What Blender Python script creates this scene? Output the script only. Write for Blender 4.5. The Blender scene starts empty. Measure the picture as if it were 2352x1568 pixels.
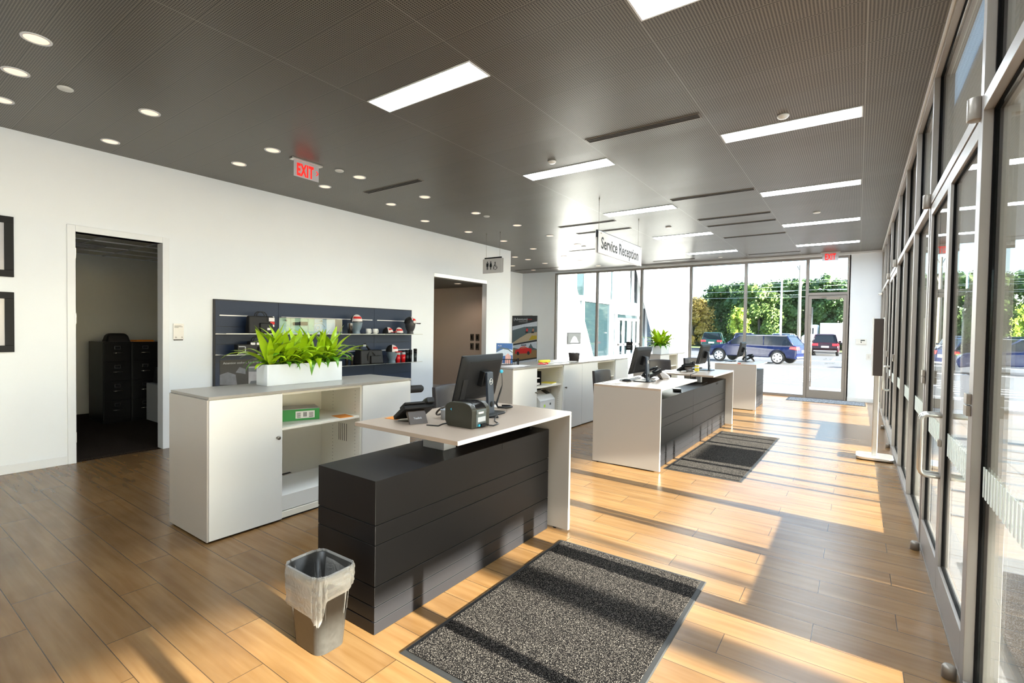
import bpy, math, random
from mathutils import Vector, Matrix
random.seed(7)
SC = bpy.context.scene
COL = SC.collection
R = math.radians
PI = math.pi

# ---------------------------------------------------------------- camera
cam_d = bpy.data.cameras.new('camera'); cam = bpy.data.objects.new('camera', cam_d); COL.objects.link(cam)
cam_d.sensor_fit = 'HORIZONTAL'; cam_d.sensor_width = 36.0
cam_d.lens = 1124.94 / 2352 * 36.0
cam_d.clip_start = 0.05; cam_d.clip_end = 900
def cam_matrix(yaw, pitch, roll, loc):
    f = Vector((math.sin(yaw) * math.cos(pitch), math.cos(yaw) * math.cos(pitch), math.sin(pitch)))
    r = Vector((math.cos(yaw), -math.sin(yaw), 0)); u = r.cross(f)
    r2 = math.cos(roll) * r + math.sin(roll) * u; u2 = -math.sin(roll) * r + math.cos(roll) * u
    m = Matrix((r2, u2, -f)).transposed().to_4x4(); m.translation = Vector(loc); return m
cam.matrix_world = cam_matrix(R(-35.2156), R(-1.2983), R(0.8821), (0, 0, 1.5))
SC.camera = cam

# ---------------------------------------------------------------- light and exposure
SC.view_settings.view_transform = 'Standard'; SC.view_settings.look = 'None'
SC.view_settings.gamma = 1.0; SC.view_settings.use_curve_mapping = False
SC.view_settings.exposure = 1.24
SC.cycles.max_bounces = 10; SC.cycles.diffuse_bounces = 5; SC.cycles.glossy_bounces = 5
SC.cycles.transparent_max_bounces = 24; SC.cycles.sample_clamp_indirect = 6
world = bpy.data.worlds.new('sky'); SC.world = world; world.use_nodes = True
wn = world.node_tree; wn.nodes.clear()
wo = wn.nodes.new('ShaderNodeOutputWorld'); bg = wn.nodes.new('ShaderNodeBackground'); sky = wn.nodes.new('ShaderNodeTexSky')
sky.sky_type = 'NISHITA'; sky.sun_disc = False; sky.sun_elevation = R(28); sky.sun_rotation = R(92)
sky.air_density = 1.0; sky.dust_density = 1.5; sky.ozone_density = 1.5
bg.inputs['Strength'].default_value = 0.42
wn.links.new(sky.outputs[0], bg.inputs[0]); wn.links.new(bg.outputs[0], wo.inputs[0])
sun_d = bpy.data.lights.new('sun', 'SUN'); sun = bpy.data.objects.new('sun', sun_d); COL.objects.link(sun)
sun_d.energy = 30.0; sun_d.color = (1.0, 0.92, 0.82); sun_d.angle = R(0.53)
to_sun = Vector((1.0, -0.03, 0.227)).normalized()
sun.rotation_euler = to_sun.to_track_quat('Z', 'Y').to_euler(); sun.location = (30, 0, 12)

# ---------------------------------------------------------------- materials
def nt(name):
    m = bpy.data.materials.new(name); m.use_nodes = True
    t = m.node_tree; b = t.nodes['Principled BSDF']; return m, t, b
def math_n(t, op, a, b=None, c=None):
    n = t.nodes.new('ShaderNodeMath'); n.operation = op
    for i, v in enumerate((a, b, c)):
        if v is None: continue
        if isinstance(v, (int, float)): n.inputs[i].default_value = v
        else: t.links.new(v, n.inputs[i])
    return n.outputs[0]
def mixc(t, fac, a, b):
    n = t.nodes.new('ShaderNodeMix'); n.data_type = 'RGBA'
    for s, v in ((0, fac), (6, a), (7, b)):
        if isinstance(v, (int, float)): n.inputs[s].default_value = v
        elif isinstance(v, tuple): n.inputs[s].default_value = (v[0], v[1], v[2], 1)
        else: t.links.new(v, n.inputs[s])
    return n.outputs[2]
def pm(name, col, rough=0.5, metal=0.0, var=0.06, scale=12.0, bump=0.0, spec=0.5, coat=0.0, stretch=None):
    m, t, b = nt(name)
    tc = t.nodes.new('ShaderNodeTexCoord'); n = t.nodes.new('ShaderNodeTexNoise'); n.inputs['Scale'].default_value = scale
    n.inputs['Detail'].default_value = 3
    src = tc.outputs['Object']
    if stretch:
        mp = t.nodes.new('ShaderNodeMapping'); mp.inputs['Scale'].default_value = stretch; t.links.new(src, mp.inputs[0]); src = mp.outputs[0]
    t.links.new(src, n.inputs['Vector'])
    lo = tuple(c * (1 - var) for c in col); hi = tuple(min(1, c * (1 + var)) for c in col)
    t.links.new(mixc(t, n.outputs[0], lo, hi), b.inputs['Base Color'])
    b.inputs['Roughness'].default_value = rough; b.inputs['Metallic'].default_value = metal
    b.inputs['Specular IOR Level'].default_value = spec; b.inputs['Coat Weight'].default_value = coat
    if bump:
        bp = t.nodes.new('ShaderNodeBump'); bp.inputs['Strength'].default_value = bump; bp.inputs['Distance'].default_value = 0.01
        t.links.new(n.outputs[0], bp.inputs['Height']); t.links.new(bp.outputs[0], b.inputs['Normal'])
    return m
def em(name, col, s):
    m, t, b = nt(name); b.inputs['Base Color'].default_value = (*col, 1)
    b.inputs['Emission Color'].default_value = (*col, 1); b.inputs['Emission Strength'].default_value = s; return m
def glass_mat(name, tint=(0.93, 0.97, 0.96), gain=1.0, ior=1.5):
    m = bpy.data.materials.new(name); m.use_nodes = True; t = m.node_tree; t.nodes.clear()
    o = t.nodes.new('ShaderNodeOutputMaterial'); tr = t.nodes.new('ShaderNodeBsdfTransparent'); gl = t.nodes.new('ShaderNodeBsdfGlossy')
    tr.inputs[0].default_value = (*tint, 1); gl.inputs['Roughness'].default_value = 0.0; gl.inputs[0].default_value = (1, 1, 1, 1)
    fr = t.nodes.new('ShaderNodeFresnel'); fr.inputs[0].default_value = ior
    mx = t.nodes.new('ShaderNodeMixShader')
    t.links.new(math_n(t, 'MINIMUM', math_n(t, 'MULTIPLY', fr.outputs[0], gain), 1.0), mx.inputs[0])
    t.links.new(tr.outputs[0], mx.inputs[1]); t.links.new(gl.outputs[0], mx.inputs[2]); t.links.new(mx.outputs[0], o.inputs[0])
    return m

def floor_mat():
    m, t, b = nt('wood_look_plank_tile')
    tc = t.nodes.new('ShaderNodeTexCoord'); sp = t.nodes.new('ShaderNodeSeparateXYZ'); t.links.new(tc.outputs['Object'], sp.inputs[0])
    x, y = sp.outputs[0], sp.outputs[1]
    yy = math_n(t, 'DIVIDE', math_n(t, 'SUBTRACT', y, 3.705), 0.184)
    row = math_n(t, 'FLOOR', yy); fy = math_n(t, 'FRACT', yy)
    off = math_n(t, 'MULTIPLY', math_n(t, 'FLOORED_MODULO', row, 3.0), 0.355)
    xx = math_n(t, 'DIVIDE', math_n(t, 'ADD', math_n(t, 'SUBTRACT', x, 0.203), off), 1.165)
    colm = math_n(t, 'FLOOR', xx); fx = math_n(t, 'FRACT', xx)
    ey = math_n(t, 'MINIMUM', fy, math_n(t, 'SUBTRACT', 1.0, fy))
    ex = math_n(t, 'MINIMUM', fx, math_n(t, 'SUBTRACT', 1.0, fx))
    ly = math_n(t, 'LESS_THAN', ey, 0.010); lx = math_n(t, 'LESS_THAN', ex, 0.0016)
    line = math_n(t, 'MAXIMUM', lx, ly)
    cb = t.nodes.new('ShaderNodeCombineXYZ'); t.links.new(row, cb.inputs[0]); t.links.new(colm, cb.inputs[1])
    wnz = t.nodes.new('ShaderNodeTexWhiteNoise'); t.links.new(cb.outputs[0], wnz.inputs[0])
    # grain
    cg = t.nodes.new('ShaderNodeCombineXYZ')
    t.links.new(math_n(t, 'MULTIPLY', x, 0.55), cg.inputs[0]); t.links.new(math_n(t, 'MULTIPLY', y, 9.0), cg.inputs[1])
    t.links.new(math_n(t, 'MULTIPLY', wnz.outputs[0], 40.0), cg.inputs[2])
    ng = t.nodes.new('ShaderNodeTexNoise'); ng.inputs['Scale'].default_value = 3.0; ng.inputs['Detail'].default_value = 3.5; ng.inputs['Distortion'].default_value = 0.35
    t.links.new(cg.outputs[0], ng.inputs['Vector'])
    cg2 = t.nodes.new('ShaderNodeCombineXYZ')
    t.links.new(math_n(t, 'MULTIPLY', x, 1.2), cg2.inputs[0]); t.links.new(math_n(t, 'MULTIPLY', y, 3.5), cg2.inputs[1]); t.links.new(math_n(t, 'MULTIPLY', wnz.outputs[0], 77.0), cg2.inputs[2])
    nb = t.nodes.new('ShaderNodeTexNoise'); nb.inputs['Scale'].default_value = 2.0; nb.inputs['Detail'].default_value = 4; t.links.new(cg2.outputs[0], nb.inputs['Vector'])
    r1 = t.nodes.new('ShaderNodeValToRGB'); t.links.new(ng.outputs[0], r1.inputs[0])
    r1.color_ramp.elements[0].position = 0.30; r1.color_ramp.elements[0].color = (0.190, 0.096, 0.033, 1)
    r1.color_ramp.elements[1].position = 0.72; r1.color_ramp.elements[1].color = (0.245, 0.140, 0.057, 1)
    dark = math_n(t, 'MULTIPLY', math_n(t, 'SUBTRACT', 0.55, nb.outputs[0]), 1.6)
    c1 = mixc(t, math_n(t, 'MAXIMUM', dark, 0.0), r1.outputs[0], (0.115, 0.054, 0.018))
    v = math_n(t, 'ADD', 0.86, math_n(t, 'MULTIPLY', wnz.outputs[0], 0.20))
    hs = t.nodes.new('ShaderNodeHueSaturation'); t.links.new(c1, hs.inputs['Color']); t.links.new(v, hs.inputs['Value'])
    t.links.new(mixc(t, line, hs.outputs[0], (0.055, 0.032, 0.016)), b.inputs['Base Color'])
    b.inputs['Roughness'].default_value = 0.27
    bp = t.nodes.new('ShaderNodeBump'); bp.inputs['Strength'].default_value = 0.5; bp.inputs['Distance'].default_value = 0.002
    t.links.new(math_n(t, 'SUBTRACT', math_n(t, 'MULTIPLY', ng.outputs[0], 0.03), line), bp.inputs['Height']); t.links.new(bp.outputs[0], b.inputs['Normal'])
    return m

def ceiling_mat():
    m, t, b = nt('perforated_metal_ceiling')
    tc = t.nodes.new('ShaderNodeTexCoord'); sp = t.nodes.new('ShaderNodeSeparateXYZ'); t.links.new(tc.outputs['Object'], sp.inputs[0])
    x, y = sp.outputs[0], sp.outputs[1]
    py = math_n(t, 'DIVIDE', math_n(t, 'SUBTRACT', y, 2.662), 0.2577); px = math_n(t, 'DIVIDE', x, 1.14)
    fy = math_n(t, 'FRACT', py); fx = math_n(t, 'FRACT', px)
    ey = math_n(t, 'MINIMUM', fy, math_n(t, 'SUBTRACT', 1.0, fy)); ex = math_n(t, 'MINIMUM', fx, math_n(t, 'SUBTRACT', 1.0, fx))
    seam_y = math_n(t, 'LESS_THAN', ey, 0.014); seam_x = math_n(t, 'MULTIPLY', math_n(t, 'LESS_THAN', ex, 0.0022), math_n(t, 'GREATER_THAN', x, -3.6)); seam_w = math_n(t, 'LESS_THAN', ex, 0.0022)
    P = 0.019
    hx = math_n(t, 'DIVIDE', x, P); hrow = math_n(t, 'FLOOR', math_n(t, 'DIVIDE', y, 0.014))
    hxs = math_n(t, 'ADD', hx, 0.0)
    dx = math_n(t, 'SUBTRACT', math_n(t, 'FRACT', hxs), 0.5); dy = math_n(t, 'SUBTRACT', math_n(t, 'FRACT', math_n(t, 'DIVIDE', y, 0.014)), 0.5)
    d2 = math_n(t, 'ADD', math_n(t, 'MULTIPLY', math_n(t, 'MULTIPLY', dx, dx), 1.0), math_n(t, 'MULTIPLY', math_n(t, 'MULTIPLY', dy, dy), 0.8))
    hole = math_n(t, 'LESS_THAN', d2, 0.105)
    edge = math_n(t, 'MINIMUM', math_n(t, 'GREATER_THAN', ey, 0.028), math_n(t, 'GREATER_THAN', ex, 0.005))
    hole = math_n(t, 'MULTIPLY', hole, edge)
    cb = t.nodes.new('ShaderNodeCombineXYZ'); t.links.new(math_n(t, 'FLOOR', px), cb.inputs[0]); t.links.new(math_n(t, 'FLOOR', py), cb.inputs[1])
    wz = t.nodes.new('ShaderNodeTexWhiteNoise'); t.links.new(cb.outputs[0], wz.inputs[0])
    base = mixc(t, wz.outputs[0], (0.18, 0.162, 0.138), (0.20, 0.18, 0.154))
    c = mixc(t, hole, base, (0.018, 0.015, 0.012)); c = mixc(t, seam_w, c, (0.10, 0.09, 0.08))
    c = mixc(t, seam_y, c, (0.05, 0.044, 0.038)); c = mixc(t, seam_x, c, (0.30, 0.28, 0.25))
    t.links.new(c, b.inputs['Base Color']); b.inputs['Roughness'].default_value = 0.40; b.inputs['Metallic'].default_value = 0.2
    b.inputs['Specular IOR Level'].default_value = 0.6
    g = t.nodes.new('ShaderNodeNewGeometry'); vm = t.nodes.new('ShaderNodeVectorMath'); vm.operation = 'SUBTRACT'
    t.links.new(wz.outputs[1], vm.inputs[0]); vm.inputs[1].default_value = (0.5, 0.5, 0.5)
    vs = t.nodes.new('ShaderNodeVectorMath'); vs.operation = 'SCALE'; t.links.new(vm.outputs[0], vs.inputs[0]); vs.inputs['Scale'].default_value = 0.02
    va = t.nodes.new('ShaderNodeVectorMath'); va.operation = 'ADD'; t.links.new(g.outputs['Normal'], va.inputs[0]); t.links.new(vs.outputs[0], va.inputs[1])
    vn = t.nodes.new('ShaderNodeVectorMath'); vn.operation = 'NORMALIZE'; t.links.new(va.outputs[0], vn.inputs[0]); t.links.new(vn.outputs[0], b.inputs['Normal'])
    return m

def mat_carpet(name, a, bb, scale, thr=(0.45, 0.6)):
    m, t, b = nt(name)
    tc = t.nodes.new('ShaderNodeTexCoord'); n = t.nodes.new('ShaderNodeTexNoise'); n.inputs['Scale'].default_value = scale; n.inputs['Detail'].default_value = 2
    t.links.new(tc.outputs['Object'], n.inputs['Vector'])
    r = t.nodes.new('ShaderNodeValToRGB'); t.links.new(n.outputs[0], r.inputs[0])
    r.color_ramp.elements[0].position = thr[0]; r.color_ramp.elements[0].color = (*a, 1)
    r.color_ramp.elements[1].position = thr[1]; r.color_ramp.elements[1].color = (*bb, 1)
    t.links.new(r.outputs[0], b.inputs['Base Color']); b.inputs['Roughness'].default_value = 0.95; b.inputs['Specular IOR Level'].default_value = 0.1
    bp = t.nodes.new('ShaderNodeBump'); bp.inputs['Strength'].default_value = 0.9; bp.inputs['Distance'].default_value = 0.006
    t.links.new(n.outputs[0], bp.inputs['Height']); t.links.new(bp.outputs[0], b.inputs['Normal'])
    return m
def siding_mat(name, col, pitch):
    m, t, b = nt(name)
    tc = t.nodes.new('ShaderNodeTexCoord'); sp = t.nodes.new('ShaderNodeSeparateXYZ'); t.links.new(tc.outputs['Object'], sp.inputs[0])
    f = math_n(t, 'FRACT', math_n(t, 'DIVIDE', sp.outputs[2], pitch))
    l = math_n(t, 'LESS_THAN', f, 0.08)
    t.links.new(mixc(t, l, col, tuple(c * 0.6 for c in col)), b.inputs['Base Color']); b.inputs['Roughness'].default_value = 0.6
    return m
def paver_mat(name, a, bb, px, py):
    m, t, b = nt(name)
    tc = t.nodes.new('ShaderNodeTexCoord'); sp = t.nodes.new('ShaderNodeSeparateXYZ'); t.links.new(tc.outputs['Object'], sp.inputs[0])
    fx = math_n(t, 'FRACT', math_n(t, 'DIVIDE', sp.outputs[0], px)); fy = math_n(t, 'FRACT', math_n(t, 'DIVIDE', sp.outputs[1], py))
    l = math_n(t, 'MAXIMUM', math_n(t, 'LESS_THAN', fx, 0.012), math_n(t, 'LESS_THAN', fy, 0.012))
    n = t.nodes.new('ShaderNodeTexNoise'); n.inputs['Scale'].default_value = 30; n.inputs['Detail'].default_value = 4; t.links.new(tc.outputs['Object'], n.inputs['Vector'])
    t.links.new(mixc(t, l, mixc(t, n.outputs[0], a, tuple(c * 0.85 for c in a)), bb), b.inputs['Base Color']); b.inputs['Roughness'].default_value = 0.85
    return m

M = {}
M['floor'] = floor_mat(); M['ceil'] = ceiling_mat()
M['wall'] = pm('white_wall_paint', (0.83, 0.865, 0.91), 0.55, var=0.015, scale=3)
M['wallgrey'] = pm('corridor_paint', (0.66, 0.56, 0.48), 0.6, var=0.02, scale=3)
M['wallroom'] = pm('office_paint', (0.72, 0.71, 0.64), 0.6, var=0.02, scale=3)
M['trim'] = pm('white_trim_paint', (0.80, 0.82, 0.85), 0.4, var=0.01)
M['frame'] = pm('anodised_frame', (0.30, 0.27, 0.245), 0.38, metal=0.25, var=0.02, scale=40)
M['alu'] = pm('brushed_aluminium', (0.72, 0.70, 0.66), 0.3, metal=0.9, var=0.04, scale=60)
M['bronze'] = pm('grey_bronze_metal', (0.30, 0.26, 0.22), 0.4, metal=0.6, var=0.04, scale=60)
M['gasket'] = pm('black_rubber_gasket', (0.003, 0.003, 0.003), 0.6, var=0.1, spec=0.05)
M['glass'] = glass_mat('clear_window_glass', gain=0.5)
M['frit'] = pm('white_glass_frit', (0.70, 0.76, 0.74), 0.5, var=0.01)
M['cab'] = pm('white_laminate', (0.68, 0.67, 0.645), 0.28, var=0.01, scale=5)
M['cabin'] = pm('cream_cabinet_lining', (0.78, 0.74, 0.65), 0.4, var=0.01, scale=5)
M['cabtop'] = pm('pale_grey_worktop', (0.29, 0.265, 0.235), 0.3, var=0.01, scale=5)
M['desktop'] = pm('beige_desk_laminate', (0.42, 0.325, 0.25), 0.35, var=0.015, scale=5)
M['panelw'] = pm('cream_grey_end_panel', (0.42, 0.38, 0.34), 0.32, var=0.01, scale=5)
M['deskedge'] = pm('white_desk_edge', (0.84, 0.82, 0.78), 0.3, var=0.01)
M['char'] = pm('charcoal_metal_panel', (0.0065, 0.006, 0.007), 0.42, metal=0.0, var=0.08, scale=200, spec=0.28)
M['gap'] = pm('dark_recess', (0.006, 0.006, 0.006), 0.8, var=0.05)
M['riser'] = pm('silver_riser', (0.42, 0.43, 0.46), 0.35, metal=0.4, var=0.02)
M['blk'] = pm('black_plastic', (0.008, 0.008, 0.009), 0.35, var=0.15, scale=80, spec=0.3)
M['blkm'] = pm('matte_black_plastic', (0.009, 0.009, 0.010), 0.5, var=0.15, scale=120, spec=0.2)
M['blkg'] = pm('glossy_black_plastic', (0.008, 0.008, 0.009), 0.06, var=0.05)
M['gry'] = pm('grey_plastic', (0.10, 0.12, 0.12), 0.4, var=0.05)
M['lgry'] = pm('light_grey_plastic', (0.48, 0.50, 0.54), 0.4, var=0.03)
M['wht'] = pm('white_plastic', (0.80, 0.80, 0.78), 0.35, var=0.01)
M['paper'] = pm('white_paper', (0.80, 0.76, 0.74), 0.8, var=0.02)
M['screen'] = pm('dark_screen', (0.01, 0.012, 0.016), 0.08, var=0.1)
M['knob'] = pm('dark_knob_metal', (0.22, 0.20, 0.17), 0.3, metal=0.8, var=0.05)
M['chair'] = pm('dark_brown_leather', (0.024, 0.019, 0.021), 0.45, var=0.15, scale=90, bump=0.15)
M['mat'] = mat_carpet('grey_flecked_carpet_pile', (0.004, 0.003, 0.003), (0.26, 0.225, 0.195), 270.0, (0.54, 0.72))
M['matedge'] = pm('black_rubber_mat_edge', (0.018, 0.017, 0.016), 0.6, var=0.1, scale=60)
M['carpet'] = mat_carpet('dark_office_carpet', (0.018, 0.012, 0.009), (0.05, 0.035, 0.026), 150.0)
M['board'] = pm('dark_blue_display_board', (0.018, 0.030, 0.062), 0.42, var=0.05, scale=60, spec=0.3)
M['navyedge'] = pm('black_board_edge', (0.01, 0.008, 0.01), 0.5)
M['strip'] = pm('silver_light_channel', (0.62, 0.60, 0.62), 0.3, metal=0.3, var=0.02)
M['shelfg'] = glass_mat('smoked_glass_shelf', tint=(0.45, 0.5, 0.55), gain=2.0)
M['bag'] = pm('black_nylon', (0.007, 0.006, 0.006), 0.6, var=0.3, scale=150, bump=0.2)
M['red'] = pm('red_fabric', (0.68, 0.02, 0.015), 0.55, var=0.05)
M['redg'] = pm('glossy_red', (0.70, 0.012, 0.015), 0.2, var=0.03)
M['whtf'] = pm('white_fabric', (0.80, 0.74, 0.72), 0.8, var=0.03)
M['slate'] = pm('blue_grey_mannequin', (0.16, 0.22, 0.27), 0.3, var=0.03)
M['dslate'] = pm('charcoal_mannequin', (0.05, 0.05, 0.055), 0.35, var=0.03)
M['steel'] = pm('stainless_steel', (0.66, 0.62, 0.58), 0.18, metal=1.0, var=0.02)
M['leaf'] = pm('glossy_green_leaf', (0.34, 0.52, 0.010), 0.36, var=0.35, scale=9)
M['leafd'] = pm('deep_green_leaf', (0.09, 0.26, 0.010), 0.36, var=0.4, scale=9)
M['soil'] = pm('bark_soil', (0.14, 0.10, 0.045), 0.95, var=0.6, scale=120, bump=0.8)
M['planter'] = pm('white_planter_metal', (0.72, 0.76, 0.80), 0.22, metal=0.15, var=0.02)
M['green'] = pm('green_card', (0.02, 0.24, 0.045), 0.45, var=0.03)
M['orange'] = pm('orange_paper', (0.75, 0.25, 0.03), 0.7, var=0.03)
M['yellow'] = pm('yellow_paper', (0.80, 0.66, 0.05), 0.7, var=0.03)
M['lblue'] = pm('light_blue_plastic', (0.03, 0.42, 0.62), 0.4, var=0.03)
M['light'] = em('led_panel_diffuser', (0.80, 0.915, 1.0), 22.0)
M['dl'] = em('downlight_lens', (1.0, 0.74, 0.55), 0.45)
M['exitred'] = em('exit_red_letter', (1.0, 0.015, 0.01), 0.42)
M['acryl'] = pm('white_acrylic', (0.72, 0.70, 0.68), 0.2, var=0.01)
M['acrylg'] = pm('grey_acrylic', (0.46, 0.46, 0.50), 0.2, var=0.01)
M['ink'] = pm('black_ink', (0.008, 0.008, 0.008), 0.5)
M['asphalt'] = pm('grey_asphalt', (0.07, 0.071, 0.08), 0.9, var=0.15, scale=3)  # one even asphalt grey with slight random variation
M['conc'] = paver_mat('concrete_paving', (0.16, 0.155, 0.16), (0.08, 0.08, 0.085), 1.5, 1.5)
M['curb'] = pm('concrete_curb', (0.60, 0.58, 0.55), 0.85, var=0.08)
M['line'] = pm('white_road_paint', (0.80, 0.80, 0.78), 0.7, var=0.05)
M['grass'] = pm('lawn_grass', (0.20, 0.32, 0.06), 0.9, var=0.4, scale=2)
M['siding'] = siding_mat('white_metal_siding', (0.85, 0.85, 0.86), 0.14)
M['extw'] = pm('white_exterior_paint', (0.85, 0.85, 0.86), 0.5, var=0.01)
M['soffit'] = pm('shade_roof_paint', (0.35, 0.33, 0.31), 0.6, var=0.02)
def facade_glass():
    m, t, b = nt('facade_glass'); b.inputs['Base Color'].default_value = (0.012, 0.022, 0.026, 1)
    b.inputs['Roughness'].default_value = 0.04; b.inputs['Metallic'].default_value = 0.0; b.inputs['Specular IOR Level'].default_value = 0.6; return m
M['fglass'] = facade_glass()
M['palegreen'] = pm('pale_green_glass', (0.72, 0.80, 0.74), 0.15, var=0.02)

# ---------------------------------------------------------------- mesh building
class MB:
    def __init__(s): s.v = []; s.f = []; s.mi = []; s.m = 0; s.X = None; s.sm = []; s.smooth = False
    def add(s, vs, fs):
        b = len(s.v)
        if s.X is not None: vs = [tuple(s.X @ Vector(p)) for p in vs]
        s.v += [tuple(p) for p in vs]
        for f in fs: s.f.append(tuple(i + b for i in f)); s.mi.append(s.m); s.sm.append(s.smooth)
        return s
    def box(s, x0, x1, y0, y1, z0, z1):
        return s.add([(x0, y0, z0), (x1, y0, z0), (x1, y1, z0), (x0, y1, z0), (x0, y0, z1), (x1, y0, z1), (x1, y1, z1), (x0, y1, z1)],
                     [(0, 3, 2, 1), (4, 5, 6, 7), (0, 1, 5, 4), (1, 2, 6, 5), (2, 3, 7, 6), (3, 0, 4, 7)])
    def frust(s, b0, z0, b1, z1):   # b = (x0,x1,y0,y1) bottom and top rectangles
        return s.add([(b0[0], b0[2], z0), (b0[1], b0[2], z0), (b0[1], b0[3], z0), (b0[0], b0[3], z0), (b1[0], b1[2], z1), (b1[1], b1[2], z1), (b1[1], b1[3], z1), (b1[0], b1[3], z1)],
                     [(0, 3, 2, 1), (4, 5, 6, 7), (0, 1, 5, 4), (1, 2, 6, 5), (2, 3, 7, 6), (3, 0, 4, 7)])
    def prism(s, pts, ax, a, b):    # pts 2D polygon in the other two axes (order x<y<z), extruded on ax from a to b
        def mk(p, t):
            return {'x': (t, p[0], p[1]), 'y': (p[0], t, p[1]), 'z': (p[0], p[1], t)}[ax]
        n = len(pts); vs = [mk(p, a) for p in pts] + [mk(p, b) for p in pts]
        area = sum(pts[i][0] * pts[(i + 1) % n][1] - pts[(i + 1) % n][0] * pts[i][1] for i in range(n))
        flip = (area < 0) ^ (ax == 'y') ^ (b < a)
        fs = [tuple(range(n - 1, -1, -1)), tuple(range(n, 2 * n))] + [(i, (i + 1) % n, n + (i + 1) % n, n + i) for i in range(n)]
        if flip: fs = [tuple(reversed(f)) for f in fs]
        return s.add(vs, fs)
    def lathe(s, prof, c=(0, 0, 0), n=24, ax='z', sx=1, sy=1):
        vs = []; fs = []
        for r, h in prof:
            for k in range(n):
                a = 2 * PI * k / n; p = (r * math.cos(a) * sx, r * math.sin(a) * sy, h)
                if ax == 'x': p = (p[2], p[0], p[1])
                if ax == 'y': p = (p[1], p[2], p[0])
                vs.append((c[0] + p[0], c[1] + p[1], c[2] + p[2]))
        for i in range(len(prof) - 1):
            for k in range(n):
                a = i * n + k; b2 = i * n + (k + 1) % n
                fs.append((a, b2, b2 + n, a + n))
        if prof[0][0] > 1e-6: fs.append(tuple(range(n - 1, -1, -1)))
        if prof[-1][0] > 1e-6: fs.append(tuple(range((len(prof) - 1) * n, len(prof) * n)))
        return s.add(vs, fs)
    def cyl(s, c, r, h, ax='z', n=20, r2=None): return s.lathe([(r, 0), (r if r2 is None else r2, h)], c, n, ax)
    def tube(s, pts, r, n=8, closed=False):
        pts = [Vector(p) for p in pts]; vs = []; fs = []; m = len(pts)
        prev = None
        for i, p in enumerate(pts):
            if closed: d = pts[(i + 1) % m] - pts[i - 1]
            else: d = pts[min(i + 1, m - 1)] - pts[max(i - 1, 0)]
            d.normalize()
            up = Vector((0, 0, 1)) if abs(d.z) < 0.95 else Vector((1, 0, 0))
            a = d.cross(up).normalized() if prev is None else (prev - d * prev.dot(d)).normalized()
            prev = a; b2 = d.cross(a)
            rr = r[i] if isinstance(r, (list, tuple)) else r
            for k in range(n):
                t = 2 * PI * k / n; vs.append(tuple(p + a * math.cos(t) * rr + b2 * math.sin(t) * rr))
        rng = m if closed else m - 1
        for i in range(rng):
            for k in range(n):
                a = i * n + k; b2 = i * n + (k + 1) % n; c2 = ((i + 1) % m) * n + (k + 1) % n; d2 = ((i + 1) % m) * n + k
                fs.append((a, b2, c2, d2))
        if not closed: fs += [tuple(range(n - 1, -1, -1)), tuple(range((m - 1) * n, m * n))]
        return s.add(vs, fs)
    def ball(s, c, r, n=16, m=10):
        rx, ry, rz = r if isinstance(r, (tuple, list)) else (r, r, r)
        vs = [(c[0], c[1], c[2] - rz)]
        for i in range(1, m):
            ph = -PI / 2 + PI * i / m
            for k in range(n):
                a = 2 * PI * k / n; vs.append((c[0] + rx * math.cos(ph) * math.cos(a), c[1] + ry * math.cos(ph) * math.sin(a), c[2] + rz * math.sin(ph)))
        vs.append((c[0], c[1], c[2] + rz)); fs = []
        for k in range(n): fs.append((0, 1 + (k + 1) % n, 1 + k))
        for i in range(m - 2):
            for k in range(n):
                a = 1 + i * n + k; b2 = 1 + i * n + (k + 1) % n; fs.append((a, b2, b2 + n, a + n))
        L = len(vs) - 1
        for k in range(n): fs.append((L, L - n + k, L - n + (k + 1) % n))
        return s.add(vs, fs)
    def grid(s, fn, nu, nv):
        vs = [fn(i / nu, j / nv) for i in range(nu + 1) for j in range(nv + 1)]
        fs = [(i * (nv + 1) + j, (i + 1) * (nv + 1) + j, (i + 1) * (nv + 1) + j + 1, i * (nv + 1) + j + 1) for i in range(nu) for j in range(nv)]
        return s.add(vs, fs)
    def text(s, txt, size, org, right, up, depth=0.002, align='LEFT', sx=1.0, bold=0.0, gap=1.0):
        cu = bpy.data.curves.new('t', 'FONT'); cu.offset = bold; cu.space_character = gap; cu.body = txt; cu.size = size; cu.extrude = 0.0; cu.align_x = align; cu.resolution_u = 3
        ob = bpy.data.objects.new('t', cu); me = bpy.data.meshes.new_from_object(ob)
        r = Vector(right).normalized(); u = Vector(up).normalized(); nrm = r.cross(u); o = Vector(org)
        base = [o + r * (v.co.x * sx) + u * v.co.y for v in me.vertices]
        s.add([tuple(p + nrm * depth) for p in base], [tuple(p.vertices) for p in me.polygons])
        # side walls
        cnt = {}
        for p in me.polygons:
            vv = list(p.vertices)
            for i in range(len(vv)):
                e = (vv[i], vv[(i + 1) % len(vv)]); k = (min(e), max(e)); cnt.setdefault(k, []).append(e)
        b0 = [e[0] for e in cnt.values() if len(e) == 1]
        vs = []; fs = []
        for a, b2 in b0:
            i = len(vs); vs += [tuple(base[a]), tuple(base[b2]), tuple(base[b2] + nrm * depth), tuple(base[a] + nrm * depth)]; fs.append((i, i + 1, i + 2, i + 3))
        s.add(vs, fs)
        bpy.data.objects.remove(ob); bpy.data.meshes.remove(me); bpy.data.curves.remove(cu)
        return s
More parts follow.
